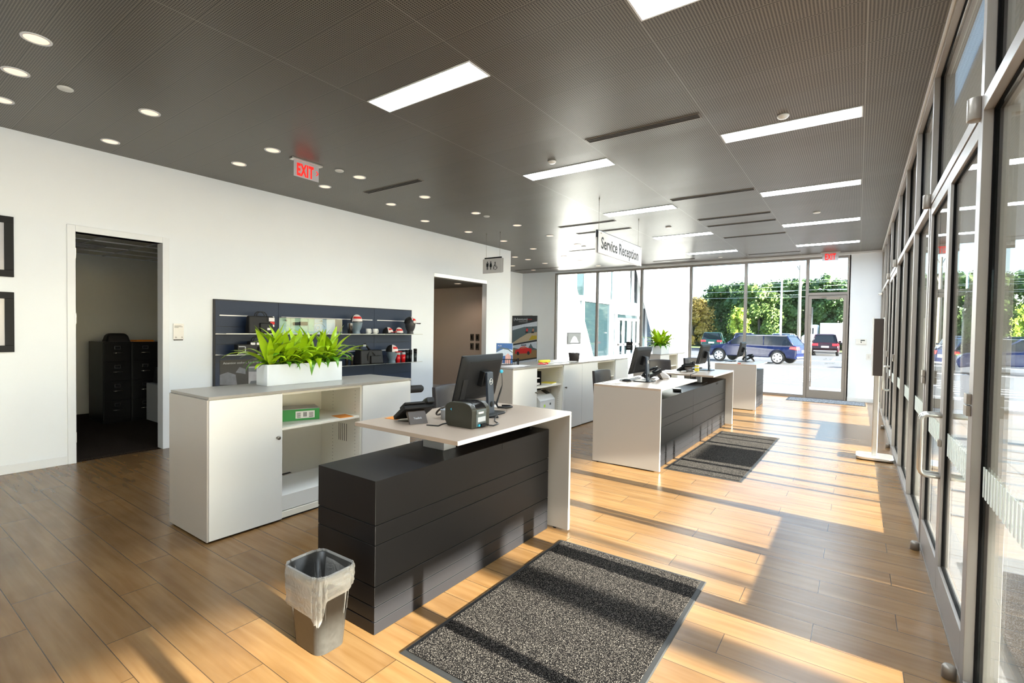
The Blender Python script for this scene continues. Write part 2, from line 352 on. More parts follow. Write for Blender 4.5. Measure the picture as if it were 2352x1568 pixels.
    def build(s, name, mats, parent=None, bevel=0.0, loc=None, rot=None, seg=2):
        me = bpy.data.meshes.new(name); me.from_pydata(s.v, [], s.f)
        if not isinstance(mats, (list, tuple)): mats = [mats]
        for m in mats: me.materials.append(M[m] if isinstance(m, str) else m)
        me.polygons.foreach_set('material_index', s.mi); me.polygons.foreach_set('use_smooth', s.sm); me.update()
        o = bpy.data.objects.new(name, me); COL.objects.link(o)
        if parent is not None: o.parent = parent
        if loc: o.location = loc
        if rot: o.rotation_euler = rot
        if bevel:
            bv = o.modifiers.new('bevel', 'BEVEL'); bv.width = bevel; bv.segments = seg; bv.limit_method = 'ANGLE'; bv.angle_limit = R(35)
        return o
def mb(): return MB()
def smb():
    b = MB(); b.smooth = True; return b
def XF(loc=(0, 0, 0), rx=0, ry=0, rz=0):
    return Matrix.Translation(loc) @ Matrix.Rotation(rz, 4, 'Z') @ Matrix.Rotation(ry, 4, 'Y') @ Matrix.Rotation(rx, 4, 'X')
def tag(o, label=None, cat=None, group=None, kind=None):
    if label: o['label'] = label
    if cat: o['category'] = cat
    if group: o['group'] = group
    if kind: o['kind'] = kind
    return o
def thing(name, label, cat, loc=(0, 0, 0), rz=0.0, group=None):
    o = bpy.data.objects.new(name, None); COL.objects.link(o); o.location = loc; o.rotation_euler = (0, 0, rz); o.empty_display_size = 0.1
    return tag(o, label, cat, group)
def struct(name, b, mats, bevel=0.0, label=None):
    o = b.build(name, mats, None, bevel); o['kind'] = 'structure'
    if label: o['label'] = label
    return o
def sempty(name, loc=(0, 0, 0), rz=0):
    o = bpy.data.objects.new(name, None); COL.objects.link(o); o.location = loc; o.rotation_euler = (0, 0, rz); o['kind'] = 'structure'; return o
def kids(o): return [c for c in ALL() if c.parent == o]
def ALL(): return COL.objects[:]
def dup(root, loc, rz=None, label=None, group=None):
    def rec(o, par):
        c = o.copy(); COL.objects.link(c); c.parent = par
        for ch in children_of.get(o.name, []): rec(ch, c)
        return c
    children_of = {}
    for o in COL.objects:
        if o.parent: children_of.setdefault(o.parent.name, []).append(o)
    r = rec(root, None); r.location = loc
    if rz is not None: r.rotation_euler = (0, 0, rz)
    if label: r['label'] = label
    if group: r['group'] = group
    return r
# ================================================================ THE SETTING
H = 3.4; XW = -6.85; YF = 13.6
b = mb(); b.box(XW - 0.02, 0.52, -3.2, YF, -0.1, 0); b.box(-9.3, XW - 0.02, 9.6, YF, -0.1, 0)
struct('floor', b, 'floor')
b = mb(); b.box(XW - 0.02, 0.52, -3.2, YF + 0.11, H, H + 0.1); b.box(-9.3, XW - 0.02, 9.45, YF + 0.11, H, H + 0.1)
struct('ceiling', b, 'ceil')
# left wall with the office door opening and the corridor opening
b = mb(); x0, x1 = XW - 0.13, XW
for y0, y1, z0, z1 in ((-3.2, 1.58, 0, H), (1.58, 2.41, 2.48, H), (2.41, 7.01, 0, H), (7.01, 8.69, 2.61, H), (8.69, 9.60, 0, H)):
    b.box(x0, x1, y0, y1, z0, z1)
struct('wall_left', b, 'wall')
b = mb(); b.box(-9.3, -9.2, 9.6, YF, 0, H); struct('wall_alcove', b, 'wall')
b = mb(); b.box(-9.3, x0, 9.5, 9.6, 0, H); struct('wall_alcove_return', b, 'wall')
b = mb(); b.box(-9.3, -7.95, YF, YF + 0.12, 0, H); b.box(-0.19, 0.52, YF, YF + 0.12, 0, H); b.box(-7.95, -0.19, YF, YF + 0.12, 3.34, H)
struct('wall_far', b, 'wall')
b = mb(); b.box(XW - 0.13, 0.52, -3.3, -3.2, 0, H); struct('wall_back', b, 'wall')
bb = mb(); t_ = 0.012
for y0, y1 in ((-3.2, 1.52), (2.47, 7.01), (8.69, 9.6)): bb.box(XW, XW + t_, y0, y1, 0, 0.09)
struct('baseboard_left', bb, 'trim', 0.003)
bb = mb(); bb.box(-9.2, -7.95, YF - t_, YF, 0, 0.09); bb.box(-0.17, 0.40, YF - t_, YF, 0, 0.09); struct('baseboard_far', bb, 'trim', 0.003)
bb = mb(); bb.box(-9.2, -9.2 + t_, 9.6, YF - t_, 0, 0.09); struct('baseboard_alcove', bb, 'trim', 0.003)
bb = mb(); bb.box(-6.85, 0.40, YF - 0.05, YF, 3.355, H); bb.box(0.385, 0.40, -3.2, YF - 0.05, 3.375, H); struct('trim_1', bb, 'trim', 0.002)
bb = mb(); bb.box(XW - 0.13, XW + 0.004, 7.01, 8.69, 2.535, 2.61); struct('trim_2', bb, 'alu', 0.002)

# office behind the first doorway
b = mb(); b.box(-10.6, x0, 0.9, 4.7, -0.1, -0.001); struct('floor_office', b, 'carpet')
b = mb(); b.box(-10.6, -10.5, 0.9, 4.7, 0, 2.66); b.box(-10.5, x0, 0.8, 0.9, 0, 2.66); b.box(-10.5, x0, 4.7, 4.8, 0, 2.66); struct('wall_office', b, 'wallroom')
b = mb(); b.box(-10.6, x0, 0.8, 4.8, 2.66, 2.7)
co = struct('ceiling_office', b, 'wallroom')
g = mb()
for k in range(6): g.box(-10.5 + 0.61 * k, -10.475 + 0.61 * k, 0.9, 4.7, 2.645, 2.66)
for k in range(7): g.box(-10.5, x0, 0.95 + 0.61 * k, 0.975 + 0.61 * k, 2.645, 2.66)
g.build('ceiling_grid', 'trim', co)
g = mb()
for k in range(4):
    w = 0.26 - k * 0.06; g.box(-9.3 - w, -9.3 + w, 2.2 - w, 2.2 + w, 2.62 - 0.008 * k, 2.628 - 0.008 * k)
tag(g.build('ceiling_vent', 'riser'), 'square louvred air diffuser in the office ceiling', 'ceiling vent').location.z = 0.017
# corridor behind the wide opening
b = mb(); b.box(-10.2, x0, 6.4, 9.1, -0.1, -0.001); struct('floor_corridor', b, 'floor')
b = mb(); b.box(-10.2, x0, 9.1, 9.22, 0, 2.6); b.box(-10.3, -10.2, 6.3, 9.22, 0, 2.6); b.box(-10.2, x0, 6.3, 6.4, 0, 2.6); struct('wall_corridor', b, 'wallgrey')
b = mb(); b.box(-10.2, x0, 6.4, 9.1, 2.53, 2.6); struct('ceiling_corridor', b, 'gry')
b = mb(); b.box(-10.2, x0, 9.088, 9.1, 0, 0.09); struct('baseboard_corridor', b, 'trim')

# office door: frame, open leaf
dr = sempty('door_1', (XW, 1.99, 0)); tag(dr, 'white framed doorway to the dark office with its door swung inward')
f = mb()
for y in (-0.47, 0.40): f.box(-0.14, 0.018, y, y + 0.07, 0, 2.55)
f.box(-0.14, 0.018, -0.40, 0.40, 2.48, 2.55); f.build('door_frame', 'trim', dr, 0.004)
lf = mb(); lf.box(-0.87, -0.05, -0.445, -0.40, 0.01, 2.46); leaf = lf.build('door_leaf', 'trim', dr, 0.003)
hd = smb(); hd.tube([(-0.80, -0.40, 1.12), (-0.80, -0.32, 1.12), (-0.70, -0.315, 1.12)], 0.011, 8); hd.build('handle', 'alu', leaf)
for z in (0.22, 1.5, 2.2):
    h = mb(); h.box(-0.05, 0.0, -0.401, -0.393, z, z + 0.11); h.build('hinge', 'alu', leaf)

# ---- right hand glazed wall: windows and double doors
XG = 0.40
def frame_parts(m, y0, y1, sill=True, zs=0.0):
    # one mullion on the far side (y1), sill, transom and head, inner and outer profile
    for xa, xb in ((XG, XG + 0.034), (XG + 0.060, XG + 0.11)):
        m.box(xa, xb, y1 - 0.06, y1, 0, H)
        m.box(xa, xb, y0, y1 - 0.06, 2.44, 2.50); m.box(xa, xb, y0, y1 - 0.06, 3.34, H)
        if sill: m.box(xa, xb, y0, y1 - 0.06, 0, 0.045)
def gasket_parts(m, y0, y1, sill=True):
    xa, xb = XG + 0.034, XG + 0.060
    m.box(xa, xb, y1 - 0.068, y1 + 0.008, 0, H); m.box(xa, xb, y0, y1 - 0.06, 2.432, 2.508); m.box(xa, xb, y0, y1 - 0.06, 3.332, H)
    if sill: m.box(xa, xb, y0, y1 - 0.06, 0, 0.053)
def frit(par, x, y0, y1, name='frit_band'):
    m = mb(); y = y0 + 0.02
    while y + 0.02 < y1: m.box(x - 0.0035, x - 0.001, y, y + 0.02, 0.84, 0.965); y += 0.05
    return m.build(name, 'frit', par)
edges = [-3.2, -2.2, -1.2, -0.20, 0.80, 1.80, 2.85, 4.66, 5.85, 7.05, 8.25, 10.08, 11.28, 12.45, 13.58]
wi = 0; di = 1
for k in range(len(edges) - 1):
    y0, y1 = edges[k], edges[k + 1]
    if y1 - y0 < 1.5:
        wi += 1; m = mb(); frame_parts(m, y0, y1)
        w = struct('window_%d' % wi, m, 'frame', 0.002)
        m = mb(); gasket_parts(m, y0, y1); m.build('gasket', 'gasket', w)
        m = mb(); m.box(XG + 0.042, XG + 0.048, y0 + 0.01, y1 - 0.07, 0.055, 2.43); m.build('glass_pane', 'glass', w)
        m = mb(); m.box(XG + 0.042, XG + 0.048, y0 + 0.01, y1 - 0.07, 2.51, 3.33); m.build('glass_pane', 'glass', w)
        if y1 > 1: frit(w, XG + 0.042, y0, y1 - 0.06)
    else:
        di += 1; m = mb(); frame_parts(m, y0, y1, sill=False)
        d = struct('door_%d' % di, m, 'frame', 0.002); tag(d, 'pair of glazed aluminium doors in the right hand glass wall, %s' % ('nearest the camera' if y0 < 5 else 'further down the room'))
        m = mb(); gasket_parts(m, y0, y1, sill=False); m.build('gasket', 'gasket', d)
        m = mb(); m.box(XG + 0.042, XG + 0.048, y0 + 0.01, y1 - 0.07, 2.51, 3.33); m.build('glass_pane', 'glass', d)
        m = mb(); m.box(XG, XG + 0.11, y0, y1 - 0.06, 0, 0.008); m.build('threshold', 'bronze', d)
        ym = (y0 + y1 - 0.06) / 2
        for a, c2, side in ((y0 + 0.006, ym - 0.003, -1), (ym + 0.003, y1 - 0.066, 1)):
            m = mb(); xa, xb = XG + 0.004, XG + 0.05
            m.box(xa, xb, a, a + 0.055, 0.012, 2.432); m.box(xa, xb, c2 - 0.055, c2, 0.012, 2.432)
            m.box(xa, xb, a + 0.055, c2 - 0.055, 0.012, 0.195); m.box(xa, xb, a + 0.055, c2 - 0.055, 2.36, 2.432)
            lf = m.build('door_leaf', 'frame', d, 0.002)
            m = mb(); m.box(XG + 0.024, XG + 0.030, a + 0.055, c2 - 0.055, 0.195, 2.36); m.build('glass_pane', 'glass', lf)
            m = mb()
            for (p, q, r1, r2) in ((a + 0.055, a + 0.063, 0.195, 2.36), (c2 - 0.063, c2 - 0.055, 0.195, 2.36)): m.box(XG + 0.018, XG + 0.036, p, q, r1, r2)
            m.box(XG + 0.018, XG + 0.036, a + 0.063, c2 - 0.063, 0.195, 0.203); m.box(XG + 0.018, XG + 0.036, a + 0.063, c2 - 0.063, 2.352, 2.36)
            m.build('gasket', 'gasket', lf)
            yh = c2 - 0.03 if side < 0 else a + 0.03
            m = smb()
            def dpull(xs, xe):
                pts = [(xs, yh, 0.70)]
                for q in range(5): an = PI / 2 * q / 4; pts.append((xe + (0.03 if xe < xs else -0.03) * (1 - math.sin(an)) , yh, 0.70 + 0.03 * (1 - math.cos(an))))
                for q in range(5): an = PI / 2 * q / 4; pts.append((xe + (0.03 if xe < xs else -0.03) * (1 - math.cos(an)), yh, 1.05 - 0.03 * (1 - math.sin(an))))
                pts.append((xs, yh, 1.05)); return pts
            m.tube(dpull(XG + 0.004, XG - 0.085), 0.013, 10); m.build('pull_handle', 'alu', lf)
            m = smb(); m.tube(dpull(XG + 0.05, XG + 0.14), 0.013, 10); m.build('pull_handle', 'alu', lf)
            if side < 0:
                m = mb(); m.box(XG - 0.012, XG + 0.004, yh - 0.02, yh + 0.02, 0.875, 0.915); m.build('lock_cylinder', 'bronze', lf, 0.003)
            yj = a - 0.006 if side < 0 else c2 + 0.006
            m = mb(); m.box(XG - 0.016, XG + 0.0, yj - 0.035, yj + 0.035, 1.215, 1.26); m.box(XG - 0.016, XG, yj - 0.035, yj + 0.035, 1.165, 1.21); m.build('hinge', 'bronze', lf, 0.002)
            m = smb(); m.cyl((XG - 0.014, yj, 2.42), 0.030, 0.095, 'z', 16); m.build('top_pivot_cover', 'bronze', lf, 0.003)
            frit(lf, XG + 0.024, a + 0.066, c2 - 0.066)
for i, (y, lab) in enumerate(((2.86, 'near jamb of the nearest double doors'), (4.45, 'far jamb of the nearest double doors'), (8.28, 'near jamb of the far double doors'), (9.95, 'far jamb of the far double doors'))):
    m = smb(); m.lathe([(0.026, 0), (0.026, 0.045), (0.020, 0.055), (0.008, 0.055)], (0.366, y, 0), 18)
    tag(m.build('door_stop', 'bronze'), 'small round floor door stop by the %s' % lab, 'door stop', 'floor door stops along the glass wall')
m = smb(); m.ball((0.375, 13.45, 2.43), 0.035); m.lathe([(0.02, 0), (0.02, 0.03)], (0.37, 13.45, 2.43), 12, 'x')
tag(m.build('motion_sensor', 'wht'), 'small white round sensor in the far right corner of the room', 'sensor')

# ---- far glazed wall
mx = [-7.92, -6.49, -5.10, -3.725, -2.365, -1.015]
for k in range(5):
    wi += 1; xa, xb = mx[k], mx[k + 1]
    m = mb()
    for ya, yb in ((YF, YF + 0.036), (YF + 0.054, YF + 0.11)):
        m.box(xa - 0.03, xa + 0.03, ya, yb, 0, 3.34); m.box(xa + 0.03, xb - 0.03, ya, yb, 0, 0.05); m.box(xa + 0.03, xb - 0.03, ya, yb, 3.29, 3.34)
    w = struct('window_%d' % wi, m, 'frame', 0.002)
    m = mb(); ya, yb = YF + 0.036, YF + 0.054; m.box(xa - 0.036, xa + 0.036, ya, yb, 0, 3.34); m.box(xa + 0.03, xb - 0.03, ya, yb, 0, 0.056); m.box(xa + 0.03, xb - 0.03, ya, yb, 3.284, 3.34); m.build('gasket', 'gasket', w)
    m = mb(); m.box(xa + 0.036, xb - 0.036, YF + 0.042, YF + 0.048, 0.056, 3.284); m.build('glass_pane', 'glass', w)
m = mb()
for ya, yb in ((YF, YF + 0.036), (YF + 0.054, YF + 0.11)):
    m.box(-1.045, -0.985, ya, yb, 0, 3.34); m.box(-0.225, -0.165, ya, yb, 0, 3.34); m.box(-0.985, -0.225, ya, yb, 2.44, 2.50); m.box(-0.985, -0.225, ya, yb, 3.29, 3.34)
d = struct('door_4', m, 'frame', 0.002); tag(d, 'single glazed exit door with a transom light in the far glass wall')
m = mb(); ya, yb = YF + 0.036, YF + 0.054; m.box(-1.05, -0.98, ya, yb, 0, 3.34); m.box(-0.23, -0.16, ya, yb, 0, 3.34); m.box(-0.985, -0.225, ya, yb, 2.434, 2.506); m.build('gasket', 'gasket', d)
m = mb(); m.box(-0.985, -0.225, YF + 0.042, YF + 0.048, 2.506, 3.29); m.build('glass_pane', 'glass', d)
m = mb(); ya, yb = YF + 0.004, YF + 0.05
m.box(-0.98, -0.92, ya, yb, 0.012, 2.43); m.box(-0.29, -0.23, ya, yb, 0.012, 2.43); m.box(-0.92, -0.29, ya, yb, 0.012, 0.20); m.box(-0.92, -0.29, ya, yb, 2.36, 2.43)
lf = m.build('door_leaf', 'frame', d, 0.002)
m = mb(); m.box(-0.92, -0.29, YF + 0.024, YF + 0.03, 0.2, 2.36); m.build('glass_pane', 'glass', lf)
m = smb(); m.tube([(-0.895, YF - 0.07, 0.28), (-0.895, YF - 0.07, 2.16)], 0.013, 10)
for z in (0.45, 1.1, 1.98): m.tube([(-0.895, YF - 0.07, z), (-0.945, YF + 0.004, z)], 0.009, 8)
m.build('pull_handle', 'alu', lf)
m = mb(); m.box(-0.62, -0.36, YF - 0.06, YF + 0.004, 2.33, 2.39); m.box(-0.72, -0.62, YF - 0.03, YF - 0.01, 2.40, 2.415); m.build('door_closer', 'bronze', lf, 0.004)
m = mb()
for i, (s2, z) in enumerate((('OPEN', 0.86), ('MON - FRI', 0.80), ('SATURDAY', 0.74))): pass
m.text('Mon - Fri', 0.06, (-0.42, YF + 0.034, 0.92), (-1, 0, 0), (0, 0, 1), 0.001)
m.text('Saturday', 0.06, (-0.42, YF + 0.034, 0.83), (-1, 0, 0), (0, 0, 1), 0.001)
M['dimletter'] = pm('dim_white_vinyl', (0.6, 0.6, 0.6), 0.5); m.build('vinyl_lettering', 'dimletter', lf)

# ================================================================ CEILING FITTINGS
def light_panel(i, j):
    x0 = (-3.42, -1.14)[j] + 0.012; y0 = 2.662 + 2.32 * i; y0 += 0.006
    t = thing('ceiling_light_panel', 'x', 'ceiling light', (x0 + 0.558, y0 + 0.123, H), 0, 'long rectangular light panels')
    f = mb(); w, d = 0.558, 0.123
    for a in ((-w, w, -d, -d + 0.012), (-w, w, d - 0.012, d), (-w, -w + 0.012, -d + 0.012, d - 0.012), (w - 0.012, w, -d + 0.012, d - 0.012)): f.box(*a, -0.006, 0.0)
    f.build('frame', 'trim', t); f = mb(); f.box(-w + 0.012, w - 0.012, -d + 0.012, d - 0.012, -0.004, -0.001); f.build('diffuser', 'light', t)
    return t
words = ['nearest the camera', 'second from the camera', 'third from the camera', 'fourth from the camera', 'furthest from the camera']
lp = None
for j in range(2):
    for i in range(-1, 5):
        t = light_panel(i, j)
        row = 'in the middle row' if j == 0 else 'in the row beside the glass wall'
        if i < 0: t['label'] = 'glowing rectangular light panel %s, behind the camera' % row
        else: t['label'] = 'glowing rectangular light panel %s, %s' % (row, words[i])
# recessed round downlights
def dlight(x, y, z=H):
    t = thing('recessed_downlight', 'x', 'downlight', (x, y, z), 0, 'round recessed downlights')
    f = smb(); f.lathe([(0.082, 0.0), (0.080, -0.006), (0.066, -0.006), (0.064, 0.0)], n=28); f.build('trim_ring', 'trim', t)
    f = smb(); f.lathe([(0.0, -0.003), (0.065, -0.003), (0.065, -0.001)], n=28); f.build('lens', 'dl', t)
    return t
ordw = ['first', 'second', 'third', 'fourth', 'fifth', 'sixth', 'seventh', 'eighth', 'ninth', 'tenth']
proto = dlight(-4.54, 0.86); proto['label'] = 'round recessed downlight at the upper left corner, nearest to the camera'
dup(proto, (-5.26, 0.88, H), None, 'round recessed downlight at the left edge, second of the three nearest ones')
dup(proto, (-6.02, 0.92, H), None, 'round recessed downlight cut by the left edge of the photo')
inner = [(-5.23, 1.73), (-5.2, 2.84), (-5.18, 3.95), (-5.14, 5.05), (-5.13, 6.19), (-5.08, 7.3), (-5.07, 8.44), (-5.05, 9.58), (-6.14, 10.92), (-6.14, 11.8), (-6.16, 12.98)]
for k, (x, y) in enumerate(inner):
    dup(proto, (x, y, H), None, 'round recessed downlight, %s along the inner row away from the camera' % ordw[k] if k < 8 else 'round recessed downlight near the far windows, %s of that group' % ordw[k - 8])
outer = [(-6.40, 1.77), (-5.97, 2.86), (-5.92, 3.96), (-5.88, 5.07), (-6.27, 6.17), (-6.23, 7.3), (-6.21, 8.43), (-6.20, 9.58)]
for k, (x, y) in enumerate(outer):
    dup(proto, (x, y, H), None, 'round recessed downlight, %s along the row next to the left wall' % ordw[k])
alc = [(-7.3, 10.42), (-7.25, 10.95), (-7.24, 11.8), (-8.35, 11.8), (-8.35, 12.93)]
for k, (x, y) in enumerate(alc):
    dup(proto, (x, y, H), None, 'round recessed downlight over the poster alcove, %s of the five there' % ordw[k])
cl_ = bpy.data.lights.new('corridor_downlight_beam', 'SPOT'); cl_.energy = 11; cl_.spot_size = R(150); cl_.spot_blend = 0.6; cl_.color = (1.0, 0.78, 0.6); cl_.shadow_soft_size = 0.06; clo = bpy.data.objects.new('corridor_downlight_beam', cl_); COL.objects.link(clo); clo.location = (-7.35, 8.27, 2.52)
dup(proto, (-7.35, 8.27, 2.53), None, 'small round downlight glowing in the dark corridor ceiling')
# detectors and sprinkler covers
def disc(x, y, lab, dome=False):
    f = smb(); f.lathe([(0.052, 0), (0.052, -0.008), (0.046, -0.014), (0.0, -0.014)] if not dome else [(0.048, 0), (0.048, -0.008), (0.034, -0.024), (0.0, -0.026)], (0, 0, 0), 24)
    o = f.build('sprinkler_cover' if not dome else 'smoke_detector', 'wht'); o.location = (x, y, H); return tag(o, lab, 'sprinkler cover' if not dome else 'smoke detector', 'small white ceiling discs')
disc(-5.28, 1.17, 'white ceiling disc among the nearest downlights at upper left')
disc(-5.17, 3.65, 'white ceiling disc just right of the near exit sign')
disc(-5.11, 6.45, 'white ceiling disc beside the downlight above the restroom sign')
disc(-2.85, 4.76, 'grey white smoke detector beside the second light panel of the middle row', True)
disc(-0.58, 4.85, 'grey white smoke detector behind the second light panel of the glass wall row', True)
disc(-0.57, 8.93, 'small white ceiling disc between far light panels near the glass wall')
disc(-2.83, 8.83, 'small white ceiling disc in front of the fourth middle light panel')
disc(-5.04, 9.85, 'small white ceiling disc left of the service sign')
disc(-2.84, 12.94, 'small white ceiling disc nearest the far windows')
# slot air diffusers
def slots(x0, y0, lab, n=3, w=1.09, p=0.031):
    t = thing('slot_air_diffuser', lab, 'air vent', (x0, y0, H), 0, 'black slotted ceiling air vents')
    f = mb(); d = n * p + 0.012; f.box(0, w, 0, d, -0.006, 0.0); f.build('frame', 'bronze', t)
    for k in range(n):
        f = mb(); f.box(0.01, w - 0.01, 0.008 + k * p, 0.008 + k * p + 0.021, -0.0075, -0.004); f.build('slot', 'gap', t)
    return t
slots(-5.69, 4.40, 'black three slot air vent near the left wall beside the downlights')
slots(-2.26, 4.40, 'large black three slot air vent between the light panels, nearest the camera')
slots(-2.24, 7.03, 'long slot air vent between the third pair of light panels')
slots(-2.24, 8.50, 'slot air vent just before the fourth pair of light panels')
slots(-2.24, 9.10, 'slot air vent second of the close pair near the fourth light panels')
slots(-2.23, 10.35, 'slot air vent between the fourth and fifth pairs of light panels')
slots(-2.2, 12.85, 'slot air vent nearest the far exit door', 2)
slots(-4.52, 7.80, 'slot air vent left of the service reception sign, nearer the camera')
slots(-4.52, 8.50, 'slot air vent behind the service reception sign wires')
slots(-5.65, 10.28, 'slot air vent left of the service reception sign over the far cabinet', 2)
slots(-4.52, 12.85, 'slot air vent above the far windows behind the service sign', 2)
slots(-8.9, 12.7, 'dark slot air vent over the poster alcove', 2, 1.6)

# ================================================================ SIGNS
def exit_sign(loc, rz, lab, arrow):
    t = thing('exit_sign', lab, 'exit sign', loc, rz)      # local: reads along +x, faces -y
    f = mb(); f.box(-0.19, 0.19, -0.035, 0.035, -0.022, 0.0); f.build('mounting_plate', 'alu', t, 0.003)
    f = mb(); f.box(-0.155, 0.155, -0.003, 0.003, -0.20, -0.022); f.build('clear_panel', 'acrylg', t)
    f = mb(); f.text('EXIT', 0.185, (-0.018 if arrow else 0.0, -0.004, -0.178), (1, 0, 0), (0, 0, 1), 0.003, 'CENTER', 0.50, 0.007, 1.12)
    lt = f.build('lettering', 'exitred', t)
    for p in lt.data.polygons: pass
    if arrow:
        f = mb(); f.prism([(0.118, -0.085), (0.140, -0.107), (0.118, -0.129), (0.126, -0.136), (0.152, -0.107), (0.126, -0.078)], 'y', -0.0075, -0.004); f.build('arrow', 'exitred', t)
    return t
exit_sign((-5.22, 3.25, H), R(90), 'clear hanging exit sign with red letters and arrow near the left wall', True)
exit_sign((-0.56, 13.3, H), 0, 'clear exit sign with red letters over the far glass door', False)
# service reception
t = thing('hanging_sign', 'long white hanging sign reading Service Reception in black letters', 'sign', (-3.05, 7.2, 2.62))
f = mb(); f.box(-0.022, -0.012, -0.84, 0.84, 0, 0.31); f.box(0.012, 0.022, -0.82, 0.86, 0, 0.31); f.build('white_panel', 'acryl', t, 0.002)
f = mb(); f.box(-0.012, 0.012, -0.84, 0.84, 0.285, 0.322); f.box(-0.012, 0.012, -0.845, -0.83, 0.22, 0.322); f.build('black_rail', 'blkm', t, 0.001)
f = mb(); f.text('Service Reception', 0.232, (0.022, -0.74, 0.075), (0, 1, 0), (0, 0, 1), 0.001, 'LEFT', 0.86, 0.005); f.build('lettering', 'ink', t)
f = smb()
for y in (-0.75, 0.02, 0.80): f.lathe([(0.010, 0), (0.010, 0.004), (0, 0.004)], (0.022, y, 0.285), 12, 'x')
f.build('screw_cap', 'knob', t)
for y in (-0.78, 0.75):
    f = smb(); f.tube([(0, y, 0.322), (0, y, 0.78)], 0.0025, 6); f.cyl((0, y, 0.742), 0.007, 0.038, n=10); f.build('suspension_wire', 'bronze', t)
# restroom sign
t = thing('hanging_sign', 'square white hanging sign with man, woman and wheelchair symbols', 'sign', (-5.865, 7.62, 2.61))
f = mb(); f.box(-0.235, 0.235, -0.020, -0.012, 0, 0.285); f.box(-0.215, 0.245, 0.012, 0.020, 0.01, 0.285); f.build('white_panel', 'acryl', t, 0.002)
f = mb(); f.box(-0.20, 0.21, -0.012, 0.012, 0.285, 0.312); f.build('black_rail', 'blkm', t, 0.001)
f = mb(); y = -0.0205
def P(pts): f.prism(pts, 'y', y - 0.0015, y)
def C(cx, cz, r, n=14): P([(cx + r * math.cos(2 * PI * k / n), cz + r * math.sin(2 * PI * k / n)) for k in range(n)])
C(-0.118, 0.218, 0.014); P([(-0.145, 0.20), (-0.145, 0.135), (-0.135, 0.135), (-0.135, 0.185), (-0.134, 0.07), (-0.121, 0.07), (-0.121, 0.13), (-0.115, 0.13), (-0.115, 0.07), (-0.102, 0.07), (-0.101, 0.185), (-0.101, 0.135), (-0.091, 0.135), (-0.091, 0.20)])
C(-0.035, 0.218, 0.014); P([(-0.052, 0.20), (-0.066, 0.14), (-0.056, 0.137), (-0.046, 0.18), (-0.062, 0.118), (-0.046, 0.118), (-0.046, 0.07), (-0.037, 0.07), (-0.037, 0.118), (-0.033, 0.118), (-0.033, 0.07), (-0.024, 0.07), (-0.024, 0.118), (-0.008, 0.118), (-0.024, 0.18), (-0.014, 0.137), (-0.004, 0.14), (-0.018, 0.20)])
C(0.070, 0.205, 0.013); P([(0.062, 0.192), (0.055, 0.13), (0.092, 0.13), (0.098, 0.09), (0.11, 0.094), (0.102, 0.143), (0.070, 0.143), (0.074, 0.165), (0.096, 0.162), (0.096, 0.170), (0.078, 0.174), (0.080, 0.192)])
for k in range(20):
    a0 = R(100 + k * 13.5); a1 = R(100 + (k + 1) * 13.5); cx, cz = 0.078, 0.115
    P([(cx + 0.042 * math.cos(a0), cz + 0.042 * math.sin(a0)), (cx + 0.042 * math.cos(a1), cz + 0.042 * math.sin(a1)), (cx + 0.051 * math.cos(a1), cz + 0.051 * math.sin(a1)), (cx + 0.051 * math.cos(a0), cz + 0.051 * math.sin(a0))])
P([(0.02, 0.07), (0.032, 0.07), (0.058, 0.125), (0.048, 0.128)])
f.build('pictogram', 'ink', t)
for x in (-0.17, 0.17):
    f = smb(); f.tube([(x, 0, 0.312), (x, 0, 0.79)], 0.002, 6); f.cyl((x, 0, 0.755), 0.006, 0.034, n=10); f.build('suspension_wire', 'bronze', t)
# room sign by the office door
t = thing('room_sign', 'small clear and white room sign beside the office door', 'sign', (XW, 2.56, 1.42))
f = mb(); f.box(0.008, 0.014, -0.057, 0.057, -0.095, 0.10); f.build('panel', 'acryl', t, 0.001)
f = mb(); f.box(0.014, 0.0148, -0.045, 0.03, 0.07, 0.074); f.box(0.014, 0.0148, -0.045, 0.045, 0.06, 0.064); f.box(0.014, 0.0148, -0.045, 0.0, 0.05, 0.054); f.build('lettering', 'ink', t)
f = mb(); f.box(0.0, 0.012, -0.050, 0.050, -0.105, -0.095); f.build('base_rail', 'blkm', t)
f = smb()
for y in (-0.03, 0.035): f.lathe([(0.008, 0.0), (0.008, 0.019), (0, 0.019)], (0, y, -0.068), 12, 'x')
f.build('stud', 'steel', t)
# framed pictures at the left edge
for z, lab in ((2.245, 'black framed picture at the left edge, the upper of two'), (1.505, 'black framed picture at the left edge, the lower of two')):
    t = thing('framed_picture', lab, 'picture', (XW, 0.72, z), 0, 'black framed pictures on the left wall')
    f = mb(); w, h = 0.40, 0.295
    for a in ((-w, w, -h, -h + 0.065), (-w, w, h - 0.065, h), (-w, -w + 0.065, -h + 0.065, h - 0.065), (w - 0.065, w, -h + 0.065, h - 0.065)): f.box(0, 0.03, a[0], a[1], a[2], a[3])
    f.build('frame', 'blkm', t, 0.002)
    f = mb(); f.box(0, 0.012, -w + 0.065, w - 0.065, -h + 0.065, h - 0.065); f.build('print', 'acrylg', t)
    f = mb(); f.box(0.012, 0.0128, -w + 0.065, w - 0.15, 0.10, h - 0.065); f.prism([(-0.33, -0.23), (0.28, -0.23), (0.22, -0.10), (-0.33, -0.02)], 'x', 0.012, 0.0128); f.build('printed_shape', M.setdefault('pblue', pm('printed_blue', (0.02, 0.22, 0.62), 0.5)), t)
